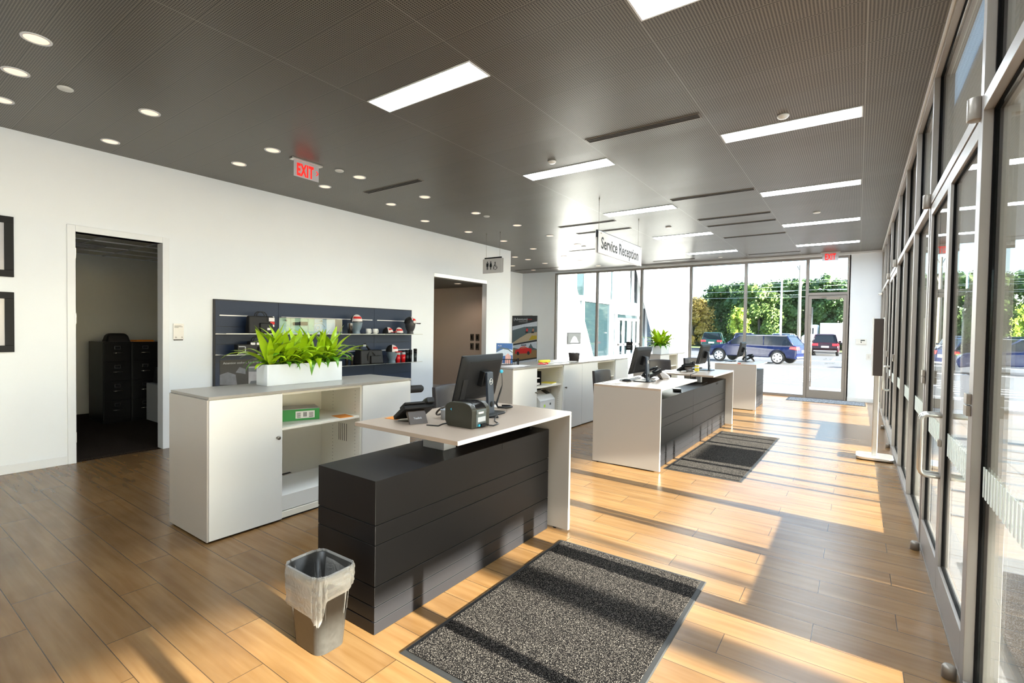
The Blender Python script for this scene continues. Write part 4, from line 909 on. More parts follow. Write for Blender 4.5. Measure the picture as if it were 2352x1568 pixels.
t = thing('tape_dispenser', 'small grey tub with dark coil beside the nearest desk phone', 'tub', (-2.24, 2.42, 0.9005)); m = smb(); m.lathe([(0.034, 0), (0.036, 0.06), (0.038, 0.062), (0.038, 0.068), (0.030, 0.068), (0.028, 0.01), (0, 0.01)], n=24); m.build('tub', 'lgry', t)
m = smb(); m.tube([(-0.045 + 0.03 * math.cos(a), 0.01 + 0.045 * math.sin(a), 0.05 + 0.03 * math.cos(a)) for a in [2 * PI * k / 24 for k in range(24)]], 0.007, 8, True); m.build('coil', 'brownst', t)
b = mb(); b.box(-0.06, 0.06, -0.04, 0.04, 0, 0.001); tag(b.build('note_paper', 'paper', None, 0, (-2.36, 3.06, 0.9005), (0, 0, 0.5)), 'small white note beside the coiled cable on the nearest desk', 'paper')
b = mb(); b.box(-0.05, 0.05, -0.04, 0.04, 0, 0.002); tag(b.build('sticky_note', 'orange', None, 0, (-2.52, 2.22, 0.9005), (0, 0, 0.2)), 'orange note partly behind the nearest desk phone', 'paper')
# middle desk, near half
def keyboard(label, x, y, rz, z=0.9005):
    t = thing('keyboard', label, 'keyboard', (x, y, z), rz, 'keyboards on the desks'); b = mb(); b.prism([(-0.07, 0), (0.07, 0), (0.07, 0.022), (-0.07, 0.012)], 'y', -0.22, 0.22); b.build('case', 'lgry' if 'grey' in label else 'blkm', t, 0.003)
    b = mb()
    for i in range(5):
        for j in range(15): xx = -0.058 + 0.024 * i; zz = 0.012 + (xx + 0.07) / 0.14 * 0.01; b.box(xx, xx + 0.018, -0.21 + 0.028 * j, -0.19 + 0.028 * j, zz + 0.0005, zz + 0.006)
    b.build('keys', 'blk' if 'grey' in label else 'gry', t)
def mouse(label, x, y, rz):
    t = thing('computer_mouse', label, 'mouse', (x, y, 0.9005), rz); m = smb(); m.X = Matrix.Diagonal((1, 1, 1, 1))
    def f(u, v):
        a = 2 * PI * v; r = math.sin(PI / 2 * min(1, u * 1.001)); return (0.055 * r * math.cos(a), 0.031 * r * math.sin(a), 0.032 * math.cos(PI / 2 * u) ** 0.7 if u < 1 else 0)
    m.grid(f, 8, 20); m.build('mouse_body', 'blk', t)
keyboard('grey keyboard in front of the monitor on the near half of the middle desk', -2.34, 5.92, R(4)); mouse('black mouse near the corner of the middle desk', -2.29, 5.68, 0.3)
keyboard('black keyboard on the nearest desk, hidden behind the monitor', -2.44, 2.95, R(6))
keyboard('dark keyboard lying before the monitor on the far half of the middle desk', -2.22, 8.45, 0); keyboard('black keyboard at the near end of the furthest desk', -2.22, 11.3, 0)
for x, y, a, w, l, lab in ((-2.33, 5.40, -25, 0.09, 0.12, 'white papers at the near corner of the middle desk'), (-2.37, 7.70, 5, 0.12, 0.17, 'stack of white papers beside the phone on the far half of the middle desk'), (-2.15, 8.78, 10, 0.13, 0.15, 'white papers behind the far monitor of the middle desk'), (-2.16, 11.05, 30, 0.10, 0.14, 'blue white papers on the furthest desk'), (-2.2, 6.2, 5, 0.07, 0.11, 'white card under the desk phone of the middle desk')):
    b = mb(); b.box(-w, w, -l, l, 0, 0.004); b.X = XF((0.01, 0.02, 0.004), rz=0.2); b.box(-w * 0.9, w * 0.9, -l * 0.85, l * 0.8, 0, 0.003); tag(b.build('loose_papers', 'paper', None, 0, (x, y, 0.9005), (0, 0, R(a))), lab, 'papers')
t = thing('tape_dispenser', 'small cream tape dispenser behind the middle desk phone', 'tape dispenser', (-2.06, 6.42, 0.9005)); b = mb(); b.prism([(-0.06, 0), (0.06, 0), (0.06, 0.03), (0.02, 0.06), (-0.03, 0.085), (-0.06, 0.06)], 'y', -0.025, 0.025); b.build('body', 'whtf', t, 0.006)
t = thing('note_cube', 'stack of white and yellow notes beside the far phone of the middle desk', 'notes', (-2.08, 8.06, 0.9005))
for k in range(5): b = mb(); b.box(-0.028, 0.028, -0.028, 0.028, 0.022 * k, 0.022 * k + 0.021); b.build('note_pad', 'yellow' if k in (0, 1, 3) else 'paper', t, 0.002)
b = mb(); b.box(-0.03, 0.03, -0.05, 0.05, 0, 0.012); tag(b.build('red_folder', 'redg', None, 0, (-1.95, 10.75, 0.9005), (0, 0, 0.2)), 'small red packet at the near edge of the furthest desk', 'packet')
m = smb(); m.tube([(-2.02, 7.85, 0.905), (-1.98, 7.6, 0.905), (-1.97, 7.30, 0.90), (-1.96, 7.28, 0.84), (-1.98, 7.45, 0.77), (-2.0, 7.7, 0.766)], 0.005, 6); tag(m.build('hanging_cable', 'blk'), 'black cord dropping from the far top of the middle desk', 'cable')
t = thing('power_adapter', 'small black power adapter lying on the middle desk base', 'adapter', (-1.88, 6.35, 0.7585), R(20)); b = mb(); b.box(-0.05, 0.05, -0.07, 0.07, 0, 0.03); b.build('housing', 'blk', t, 0.004); m = smb(); m.tube([(0.0, 0.07, 0.015), (0.02, 0.2, 0.004), (0.0, 0.4, 0.004), (0.06, 0.6, 0.004)], 0.004, 6); m.build('cord', 'blk', t)

# ================================================================ CHAIRS
def chair(label, x, y, rz, top=1.0, arms=False, seat=0.47):
    # faces local +x
    t = thing('office_chair', label, 'chair', (x, y, 0), rz, 'dark office chairs'); s = 0.47
    m = smb(); m.grid(lambda u, v: (-0.22 + 0.46 * u, -0.24 + 0.48 * v, seat + 0.05 + 0.015 * math.sin(PI * v) * math.sin(PI * u) - 0.03 * max(0, u - 0.8) / 0.2), 10, 10)
    m.smooth = False; m.box(-0.22, 0.24, -0.24, 0.24, seat - 0.02, seat + 0.049); m.build('seat', 'chair', t, 0.02)
    def bk(off):
        def f(u, v):
            yv = (-0.22 + 0.44 * u) * (1 - 0.05 * v * v); z = seat + 0.02 + (top - seat - 0.02) * v + (0.006 * math.sin(PI * u) if v > 0.95 else 0); xx = -0.24 - 0.05 * v - 0.045 * math.sin(PI * u) * 1.0 + off * 0.045
            return (xx, yv, z)
        return f
    m = smb(); n1 = 10
    f0 = bk(0); f1 = bk(1); vs = []; fs = []
    for i in range(n1 + 1):
        for j in range(n1 + 1): vs.append(f0(i / n1, j / n1))
    o1 = len(vs)
    for i in range(n1 + 1):
        for j in range(n1 + 1): vs.append(f1(i / n1, j / n1))
    w = n1 + 1
    for i in range(n1):
        for j in range(n1):
            a = i * w + j; fs.append((a, a + 1, a + w + 1, a + w)); a += o1; fs.append((a, a + w, a + w + 1, a + 1))
    for i in range(n1):
        a = i * w; fs.append((a, a + w, o1 + a + w, o1 + a)); a = i * w + n1; fs.append((a + w, a, o1 + a, o1 + a + w))
        a = i; fs.append((a + 1, a, o1 + a, o1 + a + 1)); a = n1 * w + i; fs.append((a, a + 1, o1 + a + 1, o1 + a))
    m.add(vs, fs); m.build('backrest', 'chair', t, 0.008)
    if arms:
        for s2 in (-0.29, 0.29):
            m = smb(); m.tube([(0.06, s2, seat), (0.06, s2, seat + 0.20)], 0.016, 8); m.tube([(0.06, s2 * 0.8, seat + 0.01), (0.06, s2, seat + 0.01)], 0.014, 8); ap = m.build('arm_support', 'blkm', t)
            m = smb(); m.tube([(-0.16, s2, seat + 0.22), (0.0, s2, seat + 0.235), (0.42, s2, seat + 0.22), (0.44, s2, seat + 0.215)], [0.05, 0.052, 0.052, 0.04], 14); m.build('armrest', 'bag', t)
    m = smb(); m.cyl((0, 0, 0.10), 0.026, seat - 0.12, n=14); m.build('gas_lift', 'knob', t)
    m = smb()
    for k in range(5): a = 2 * PI * k / 5; m.tube([(0, 0, 0.12), (0.28 * math.cos(a), 0.28 * math.sin(a), 0.075)], [0.026, 0.014], 8)
    m.build('star_base', 'blkm', t)
    for k in range(5):
        a = 2 * PI * k / 5; m = smb(); m.lathe([(0.026, -0.018), (0.028, 0), (0.026, 0.018)], (0.29 * math.cos(a), 0.29 * math.sin(a), 0.0285), 14, 'y'); m.tube([(0.29 * math.cos(a), 0.29 * math.sin(a), 0.028), (0.28 * math.cos(a), 0.28 * math.sin(a), 0.075)], 0.008, 6); m.build('caster', 'blk', t)
    return t
chair('dark chair with tall back behind the nearest desk, left of the monitor', -2.80, 3.36, R(4), 0.985)
chair('dark chair behind the near half of the middle desk', -2.78, 6.55, R(-8), 0.94)
chair('dark brown chair back seen square on between the middle desk halves', -2.80, 8.75, R(-48), 1.0)
chair('dark chair pushed in behind the furthest monitors', -2.55, 10.25, R(-20), 0.99)
chair('dark chair with padded arm behind the nearest cabinet', -5.19, 4.36, R(90), 0.80, True, 0.46)

# ================================================================ MATS, BIN, FLOOR STAND
def mat_thing(label, x0, x1, y0, y1, rz=0, m1='mat', e=0.028, h=0.009, z=0.0005):
    cx, cy = (x0 + x1) / 2, (y0 + y1) / 2; a, c = (x1 - x0) / 2, (y1 - y0) / 2
    t = thing('floor_mat', label, 'mat', (cx, cy, z), rz, 'entrance mats')
    b = mb(); b.frust((-a, a, -c, c), 0, (-a + 0.006, a - 0.006, -c + 0.006, c - 0.006), 0.004); b.build('rubber_border', 'matedge', t)
    b = mb(); b.box(-a + e, a - e, -c + e, c - e, 0.004, h); b.build('carpet_pile', m1, t, 0.002)
mat_thing('large grey flecked mat in the foreground, striped with shadows', -1.70, -0.70, 1.54, 3.07, R(0.5))
mat_thing('grey flecked mat beside the middle desk', -1.69, -0.90, 5.36, 8.0, R(-0.8))
M['mat3'] = mat_carpet('blue_grey_ribbed_mat', (0.02, 0.025, 0.035), (0.12, 0.14, 0.18), 60.0)
mat_thing('dark ribbed mat in front of the far exit door', -1.32, 0.18, 12.78, 13.5, 0, 'mat3')
mat_thing('grey mat outside the nearest double doors', 0.60, 1.75, 2.4, 4.38, 0, 'mat', 0.03)
# waste bin with a clear liner
def rrect(hx, hy, r, n=5):
    pts = []
    for q, (sx, sy) in enumerate(((1, 1), (-1, 1), (-1, -1), (1, -1))):
        for k in range(n + 1):
            a = PI / 2 * q + PI / 2 * k / n; pts.append((sx * (hx - r) + r * math.cos(a), sy * (hy - r) + r * math.sin(a)))
    return pts
def loft(m, rings, close_bottom=True):
    n = len(rings[0]); vs = [p for r_ in rings for p in r_]; fs = []
    for i in range(len(rings) - 1):
        for k in range(n): a = i * n + k; b2 = i * n + (k + 1) % n; fs.append((a, b2, b2 + n, a + n))
    if close_bottom: fs.append(tuple(range(n - 1, -1, -1)))
    m.add(vs, fs)
t = thing('waste_bin', 'grey plastic waste bin with clear liner at the end of the nearest desk', 'waste bin', (-2.06, 1.365, 0.0), R(0))
def ring(hx, hy, r, z, n=5, wob=None):
    out = []
    for i, p in enumerate(rrect(hx, hy, r, n)):
        w = wob(i) if wob else 0; l = math.hypot(*p); out.append((p[0] * (1 + w / l), p[1] * (1 + w / l), z))
    return out
m = smb(); loft(m, [ring(0.100, 0.070, 0.04, 0.0), ring(0.106, 0.074, 0.042, 0.004), ring(0.135, 0.098, 0.05, 0.36), ring(0.141, 0.104, 0.05, 0.362), ring(0.141, 0.104, 0.05, 0.375), ring(0.128, 0.092, 0.045, 0.375), ring(0.098, 0.068, 0.036, 0.01)]); m.build('bin_body', pm('scuffed_grey_plastic', (0.032, 0.030, 0.027), 0.34, var=0.4, scale=60), t)
def plastic():
    m_ = bpy.data.materials.new('clear_crinkled_plastic'); m_.use_nodes = True; tt = m_.node_tree; tt.nodes.clear()
    o = tt.nodes.new('ShaderNodeOutputMaterial'); tr = tt.nodes.new('ShaderNodeBsdfTransparent'); p = tt.nodes.new('ShaderNodeBsdfPrincipled'); mx_ = tt.nodes.new('ShaderNodeMixShader')
    tr.inputs[0].default_value = (0.9, 0.9, 0.9, 1); p.inputs['Base Color'].default_value = (0.55, 0.53, 0.50, 1); p.inputs['Roughness'].default_value = 0.12; p.inputs['Specular IOR Level'].default_value = 1.0
    fr = tt.nodes.new('ShaderNodeLayerWeight'); fr.inputs[0].default_value = 0.45
    tc = tt.nodes.new('ShaderNodeTexCoord'); n1 = tt.nodes.new('ShaderNodeTexNoise'); n1.inputs['Scale'].default_value = 22; n1.inputs['Detail'].default_value = 4; n1.inputs['Distortion'].default_value = 1.5; tt.links.new(tc.outputs['Object'], n1.inputs[0])
    bp = tt.nodes.new('ShaderNodeBump'); bp.inputs['Strength'].default_value = 0.9; bp.inputs['Distance'].default_value = 0.012; tt.links.new(n1.outputs[0], bp.inputs['Height']); tt.links.new(bp.outputs[0], p.inputs['Normal'])
    fac = math_n(tt, 'ADD', 0.34, math_n(tt, 'MULTIPLY', fr.outputs[1], 0.5)); tt.links.new(fac, mx_.inputs[0]); tt.links.new(tr.outputs[0], mx_.inputs[1]); tt.links.new(p.outputs[0], mx_.inputs[2]); tt.links.new(mx_.outputs[0], o.inputs[0]); return m_
M['liner'] = plastic()
rl = random.Random(5); NR = 20
N_ = 4 * (NR + 1)
ph = [rl.uniform(0, 6.28) for _ in range(8)]
def wob(zf):
    return lambda i: zf * (0.007 * math.sin(i * 0.55 + ph[0] + zf * 3) + 0.006 * math.sin(i * 1.1 + ph[1] - zf * 5) + 0.004 * math.sin(i * 2.3 + ph[2] + zf * 9) + 0.010)
m = smb(); rings = []
def hang(i):  # how far down the liner hangs outside, deepest at the corner nearest the camera
    a = 2 * PI * i / N_; return 0.075 + 0.135 * max(0, math.cos(a - R(308))) ** 3 + 0.05 * max(0, math.cos(a - R(225))) + 0.008 * math.sin(7 * a) + 0.006 * math.sin(13 * a)
for j in range(19):
    f_ = 1 - j / 18; base = ring(0.141, 0.104, 0.05, 0, NR, wob(0.25 + 1.1 * f_ * (1.2 - f_)))
    rings.append([(p[0] * (1 - 0.03 * f_), p[1] * (1 - 0.03 * f_), 0.378 - hang(i) * f_ + 0.004 * math.sin(i * 0.8)) for i, p in enumerate(base)])
rings.append(ring(0.138, 0.101, 0.048, 0.383, NR, wob(0.2))); 
for z, q in ((0.34, 0.92), (0.26, 0.84), (0.17, 0.76), (0.10, 0.66), (0.055, 0.3), (0.04, 0.05)): rings.append(ring(0.134 * q, 0.097 * q, 0.045 * q, z, NR, wob(0.9)))
loft(m, rings, False); lo_ = m.build('liner', 'liner', t)
tx_ = bpy.data.textures.new('crinkle', 'CLOUDS'); tx_.noise_scale = 0.022; tx_.noise_depth = 3; dm_ = lo_.modifiers.new('crinkle', 'DISPLACE'); dm_.texture = tx_; dm_.strength = 0.014; dm_.mid_level = 0.35
# floor standing display by the glass wall
t = thing('floor_sign_stand', 'slim silver floor stand with a portrait display seen edge on by the glass wall', 'sign stand', (0.20, 7.43, 0))
b = mb(); pts = rrect(0.185, 0.17, 0.06, 6); b.prism(pts, 'z', 0.012, 0.045); b.build('base_plate', 'alu', t, 0.006)
b = mb(); b.prism([(-0.028, -0.02), (0.028, -0.02), (0.028, 0.02), (-0.028, 0.02)], 'z', 0.045, 1.05); b.build('pole', 'alu', t, 0.008)
b = mb(); b.box(-0.045, 0.045, -0.225, 0.225, 1.03, 1.705); b.build('panel_core', pm('dark_brown_casing', (0.05, 0.036, 0.028), 0.5), t, 0.003)
for s2 in (-1, 1): b = mb(); b.box(min(s2 * 0.046, s2 * 0.054), max(s2 * 0.046, s2 * 0.054), -0.235, 0.235, 1.015, 1.72); b.build('display_panel', 'acryl', t, 0.003)
for sx in (-0.13, 0.13):
    for sy in (-0.11, 0.11): m = smb(); m.cyl((sx, sy, 0), 0.014, 0.012, n=10); m.build('foot', 'blkm', t)
# ================================================================ MERCHANDISE WALL
XB = XW + 0.05
t = thing('display_board', 'wide dark blue merchandise board on the left wall behind the planter', 'display board', (XW, 2.955, 0))
b = mb(); b.m = 1; b.box(0, 0.046, 0, 3.43, 0.35, 1.848); b.m = 0
for ya, yb in ((0.012, 0.853), (0.857, 2.562), (2.566, 3.418)):
    for za, zb in ((0.362, 0.70), (0.704, 1.02), (1.024, 1.26), (1.264, 1.49), (1.494, 1.836)): b.box(0.046, 0.05, ya, yb, za, zb)
b.build('panel', ['board', 'navyedge'], t, 0.001)
for ya, yb, z in ((0.06, 0.79, 1.64), (0.90, 2.52, 1.64), (2.62, 3.37, 1.64), (1.85, 2.52, 1.12), (2.62, 3.37, 1.12)):
    b = mb(); b.box(0.05, 0.058, ya, yb, z - 0.008, z + 0.006); b.build('light_channel', 'strip', t, 0.001)
for ya, yb, z in ((0.01, 0.85, 1.403), (0.86, 2.56, 1.403), (2.57, 3.42, 1.403), (0.01, 0.85, 1.130), (0.86, 2.56, 0.905), (2.57, 3.42, 0.905)):
    b = mb(); b.box(0.05, 0.35, ya, yb, z - 0.004, z + 0.004); b.m = 1; b.box(0.347, 0.350, ya, yb, z - 0.0045, z + 0.0045); b.box(0.05, 0.06, ya, yb, z - 0.012, z - 0.004); b.build('glass_shelf', ['shelfg', 'alu'], t)
S1 = 1.4075; S2 = 0.9095; S0 = 1.1345
# poster on the board
t = thing('board_poster', 'dark poster with car pictures low on the blue board', 'poster', (XB, 3.02, 0.55))
b = mb(); b.box(0, 0.003, 0, 0.80, 0, 0.50); b.build('sheet', 'p_darkp', t)
b = mb(); b.prism([(0.0, 0.18), (0.22, 0.16), (0.20, 0.30), (0.10, 0.34), (0.0, 0.31)], 'x', 0.003, 0.0036); b.prism([(0.20, 0.33), (0.33, 0.30), (0.33, 0.37), (0.25, 0.40)], 'x', 0.003, 0.0036); b.m = 1
b.prism([(0.37, 0.12), (0.78, 0.12), (0.78, 0.40), (0.37, 0.40)], 'x', 0.003, 0.0036); b.m = 2; b.prism([(0.37, 0.33), (0.78, 0.31), (0.78, 0.37), (0.37, 0.38)], 'x', 0.0036, 0.0042); b.prism([(0.37, 0.13), (0.78, 0.13), (0.78, 0.20), (0.40, 0.20)], 'x', 0.0036, 0.0042); b.m = 3
b.box(0.003, 0.0044, 0.0, 0.34, 0.125, 0.128); b.box(0.003, 0.0044, 0.37, 0.78, 0.115, 0.118)
M['pp1'] = pm('print_grey', (0.16, 0.16, 0.18), 0.5, var=0.6, scale=9); M['pp2'] = pm('print_silver', (0.30, 0.29, 0.31), 0.5, var=0.4, scale=8); M['pp3'] = pm('print_slate', (0.09, 0.10, 0.11), 0.5, var=0.5, scale=12); b.build('picture', ['pp1', 'pp2', 'pp3', 'redg'], t)
m = smb()
for k in range(4): m.tube([(0.0042, 0.53 + 0.026 * k + 0.017 * math.cos(a), 0.265 + 0.017 * math.sin(a)) for a in [2 * PI * q / 20 for q in range(20)]], 0.002, 6, True)
m.build('ring_emblem', 'ink', t)
b = mb(); b.text('Attention seekers. Look no further.', 0.042, (0.003, 0.04, 0.445), (0, 1, 0), (0, 0, 1), 0.001)
for yy_, zz_ in ((0.03, 0.07), (0.42, 0.07)): b.box(0.003, 0.004, yy_, yy_ + 0.14, zz_, zz_ + 0.012); b.box(0.003, 0.004, yy_, yy_ + 0.22, zz_ - 0.045, zz_ - 0.040)
b.build('lettering', 'lgry', t)
XI = XW + 0.25
def bag(label, y, z, w, d, h, handles=True):
    t = thing('shoulder_bag', label, 'bag', (XI - 0.02, y, z), 0); b = mb(); b.frust((-d / 2, d / 2, -w / 2, w / 2), 0, (-d / 2 + 0.015, d / 2 - 0.03, -w / 2 + 0.01, w / 2 - 0.01), h); b.build('bag_body', 'bag', t, 0.018, seg=3)
    b = mb(); b.frust((d / 2 - 0.01, d / 2 + 0.035, -w * 0.12, w * 0.42), 0.01, (d / 2 - 0.03, d / 2 + 0.012, -w * 0.10, w * 0.36), h * 0.6); b.build('front_pocket', 'bag', t, 0.012)
    if handles:
        for dx in (-0.03, 0.03):
            m = smb(); m.tube([(dx, -0.07, h - 0.01), (dx, -0.06, h + 0.03), (dx, -0.03, h + 0.055), (dx, 0.03, h + 0.055), (dx, 0.06, h + 0.03), (dx, 0.07, h - 0.01)], 0.006, 8); m.build('carry_handle', 'bag', t)
    return t
t = bag('black laptop bag with white and red tags on the upper shelf', 3.46, S1, 0.36, 0.12, 0.235)
b = mb(); b.box(0.052, 0.056, 0.085, 0.165, 0.165, 0.215); b.m = 1; b.box(0.054, 0.058, 0.105, 0.165, 0.125, 0.16); b.m = 0; b.box(0.057, 0.060, 0.115, 0.16, 0.09, 0.12); b.build('hang_tag', ['paper', 'red'], t)
b = mb(); b.box(0.098, 0.101, 0.04, 0.085, 0.045, 0.075); b.build('white_badge', 'paper', t)
t = thing('display_case', 'clear lidded glass display case of small accessories on the upper shelf', 'display case', (XW + 0.06, 3.815, 1.395))
b = mb(); b.box(0.0, 0.19, 0, 0.92, 0, 0.006); b.box(0, 0.19, 0, 0.92, 0.238, 0.244); b.box(0, 0.004, 0, 0.92, 0.006, 0.238); b.build('case_body', 'lgry', t, 0.001)
M['mint'] = pm('pale_mint_backing', (0.30, 0.48, 0.42), 0.15, var=0.1); M['pblu'] = pm('pale_blue_backing', (0.36, 0.46, 0.66), 0.15, var=0.1)
b = mb(); b.box(0.004, 0.008, 0.01, 0.55, 0.01, 0.235); b.m = 1; b.box(0.004, 0.008, 0.555, 0.91, 0.01, 0.235); b.m = 2; b.box(0.008, 0.012, 0.0, 0.45, 0.118, 0.122); b.box(0.008, 0.012, 0.17, 0.174, 0.01, 0.235); b.box(0.008, 0.012, 0.45, 0.454, 0.01, 0.235); b.build('backing', ['mint', 'pblu', 'slate'], t)
b = mb(); b.box(0.186, 0.19, 0.0, 0.92, 0.006, 0.238); b.build('glass_front', 'glass', t)
m = smb(); m.ball((0.03, 0.09, 0.20), 0.014, 10, 8); m.ball((0.03, 0.66, 0.20), 0.014, 10, 8); m.build('lock_knob', 'steel', t)
b = mb(); b.box(0.02, 0.05, 0.20, 0.29, 0.13, 0.175); b.box(0.02, 0.05, 0.30, 0.42, 0.13, 0.185); b.build('accessory_box', 'blk', t, 0.004)
m = smb(); m.tube([(0.03, 0.62 + 0.10 * math.cos(a), 0.11 + 0.06 * math.sin(a)) for a in [PI * k / 12 for k in range(13)]], 0.004, 6); m.tube([(0.03, 0.60 + 0.035 * math.cos(a), 0.10 + 0.035 * math.sin(a)) for a in [2 * PI * k / 16 for k in range(16)]], 0.004, 6, True); m.build('etched_outline', 'acryl', t)
def tumbler(label, y, z, h, r, body, band=None, lid='blk', x=XI, grp='drink tumblers on the merchandise shelves'):
    t = thing('drink_tumbler', label, 'tumbler', (x, y, z), 0, grp); m = smb()
    if band:
        m.lathe([(0, 0), (r * 0.86, 0), (r * 0.98, h * 0.66)], n=20); m.build('cup_body', body, t); m = smb(); m.lathe([(r * 0.98, h * 0.66), (r, h * 0.86), (0, h * 0.86)], n=20); m.build('steel_band', band, t)
        m = smb(); m.lathe([(r * 1.02, h * 0.86), (r * 1.02, h * 0.96), (r * 0.8, h), (0, h)], n=20); m.build('lid', lid, t)
    else:
        m.lathe([(0, 0), (r * 0.80, 0), (r, h * 0.98), (r * 1.02, h), (r * 0.9, h), (0, h * 0.97)], n=20); m.build('cup_body', body, t)
    return t
def cap_on(par, z, s=1.0, crown=('whtf', 'red'), back='bag', brim='bag', az=0.0, tilt=0.0):
    # baseball cap: front faces local +x
    X = XF((0, 0, z), rz=az, ry=tilt)
    def dome(a0, a1, r=1.0):
        def f(u, v):
            a = a0 + (a1 - a0) * u; e = PI / 2 * v; return (0.095 * s * r * math.cos(e) * math.cos(a), 0.080 * s * r * math.cos(e) * math.sin(a), 0.105 * s * r * math.sin(e) ** 0.9)
        return f
    m = smb(); m.X = X; m.grid(dome(-R(62), R(62)), 14, 10); m.build('front_crown', crown[0], par)
    m = smb(); m.X = X; m.grid(dome(R(62), R(298)), 22, 10); m.build('mesh_back', back, par)
    m = smb(); m.X = X
    def band(u, v):
        a = -R(52) + R(104) * u; e = R(22) + R(20) * v; return (0.0965 * s * math.cos(e) * math.cos(a), 0.0815 * s * math.cos(e) * math.sin(a), 0.1065 * s * math.sin(e) ** 0.9)
    m.grid(band, 12, 3); m.build('printed_band', crown[1], par)
    m = smb(); m.X = X; m.grid(lambda u, v: (0.09 * s * math.cos(-0.30 + 0.6 * u + 0) * 1.0 + 0.075 * s * v * math.cos(R(-60) + R(120) * u), 0.076 * s * math.sin(R(-70) + R(140) * u), 0.004 - 0.012 * math.sin(PI * abs(u - 0.5)) * v), 12, 5)
    o = m.build('brim', brim, par); sm = o.modifiers.new('t', 'SOLIDIFY'); sm.thickness = 0.004
def head_with_cap(label, y, z, body, az, **kw):
    t = thing('mannequin_head', label, 'mannequin head', (XI, y, z), 0, None); m = smb()
    m.lathe([(0, 0), (0.055, 0), (0.050, 0.012), (0.046, 0.04), (0.058, 0.062), (0.075, 0.105), (0.082, 0.165), (0.075, 0.21), (0.045, 0.245), (0, 0.255)], n=22, sx=1.1, sy=0.92); m.build('head_form', body, t); t.scale = (1.15, 1.15, 1.15)
    c = thing('baseball_cap', kw.pop('cap_label'), 'cap', (XI, y, z), 0, 'baseball caps on the merchandise shelves'); cap_on(c, 0.165, 1.0, az=az, **kw); c.scale = (1.15, 1.15, 1.15); return t
def flat_cap(label, y, z, az, tilt, **kw):
    c = thing('baseball_cap', label, 'cap', (XI + 0.02, y, z), 0, 'baseball caps on the merchandise shelves'); cap_on(c, 0.012, 0.98, az=az, tilt=tilt, **kw)
tumbler('tall stainless steel tumbler on the upper shelf left of a capped head', 4.86, S1, 0.165, 0.046, 'steel', x=XI + 0.03)
head_with_cap('slate blue display head on the upper shelf', 5.00, S1, 'slate', R(-25), cap_label='white cap with red band on the slate head of the upper shelf')
def mug(label, y, z):
    t = thing('mug', label, 'mug', (XI, y, z), 0, 'white mugs on the upper shelf'); m = smb(); m.lathe([(0, 0), (0.040, 0), (0.042, 0.085), (0.038, 0.085), (0.036, 0.006), (0, 0.006)], n=22); m.build('cup', 'wht', t)
    m = smb(); m.tube([(0, 0.040, 0.07), (0, 0.062, 0.07), (0, 0.066, 0.045), (0, 0.062, 0.02), (0, 0.040, 0.02)], 0.005, 8); m.build('handle', 'wht', t); b = mb(); b.box(0.041, 0.0425, -0.018, 0.018, 0.045, 0.050); b.build('printed_line', 'lgry', t)
mug('left hand white mug of the pair on the upper shelf', 5.235, S1); mug('right hand white mug of the pair on the upper shelf', 5.375, S1)
flat_cap('cap turned sideways with red brim lying on the upper shelf', 5.63, S1, R(25), R(-10), brim='red')
flat_cap('small white and red banded cap lying on the upper shelf', 5.87, S1, R(-25), 0)
head_with_cap('charcoal display head at the far end of the upper shelf', 6.16, S1, 'dslate', R(35), cap_label='white cap with red band and black brim on the charcoal head')
t = bag('black duffel bag with shiny buckle on the lower shelf', 5.27, S2, 0.46, 0.2, 0.23, False)
m = smb(); m.tube([(0.0, -0.20, 0.20), (0.0, -0.17, 0.29), (0.0, -0.08, 0.33), (0.0, 0.0, 0.24)], 0.018, 8); m.tube([(0.08, -0.10, 0.02), (0.10, -0.09, 0.15), (0.05, -0.02, 0.24), (0.10, 0.05, 0.15), (0.08, 0.07, 0.02)], 0.009, 6); m.build('shoulder_strap', 'bag', t)
m = smb(); m.ball((0.11, 0.0, 0.06), (0.006, 0.01, 0.018), 8, 6); m.build('buckle', 'steel', t)
b = mb(); b.box(0.03, 0.034, -0.15, -0.09, 0.29, 0.32); b.build('white_tag', 'lgry', t)
tumbler('left one of two thin steel flasks beside the duffel bag', 4.82, S2, 0.15, 0.028, 'steel', lid='blk'); tumbler('right one of two thin steel flasks beside the duffel bag', 4.92, S2, 0.15, 0.028, 'steel')
head_with_cap('grey display head on the lower shelf left of the red tumblers', 5.74, S2 - 0.02, 'slate', R(20), cap_label='cap with red brim worn by the lower shelf display head', brim='red')
for o in COL.objects:
    if o.name.startswith('mannequin_head') and abs(o.location.z - S2 + 0.02) < 1e-4: o.location.z = S2
    if o.name.startswith('baseball_cap') and abs(o.location.z - S2 + 0.02) < 1e-4: o.location.z = S2
tumbler('left hand red tumbler with steel band on the lower shelf', 5.88, S2, 0.20, 0.042, 'redg', 'lgry'); tumbler('right hand red tumbler with steel band on the lower shelf', 6.0, S2, 0.20, 0.042, 'redg', 'lgry')
tumbler('black bottle just right of the red tumblers', 6.085, S2, 0.215, 0.034, 'blk', 'blk'); tumbler('tall black bottle second from the far end of the lower shelf', 6.165, S2, 0.215, 0.036, 'blk', 'blk')
tumbler('dark clear bottle with black lid at the far end of the lower shelf', 6.29, S2, 0.23, 0.032, M.setdefault('smoke', pm('smoky_bottle', (0.05, 0.06, 0.06), 0.1, var=0.4)), 'blk')
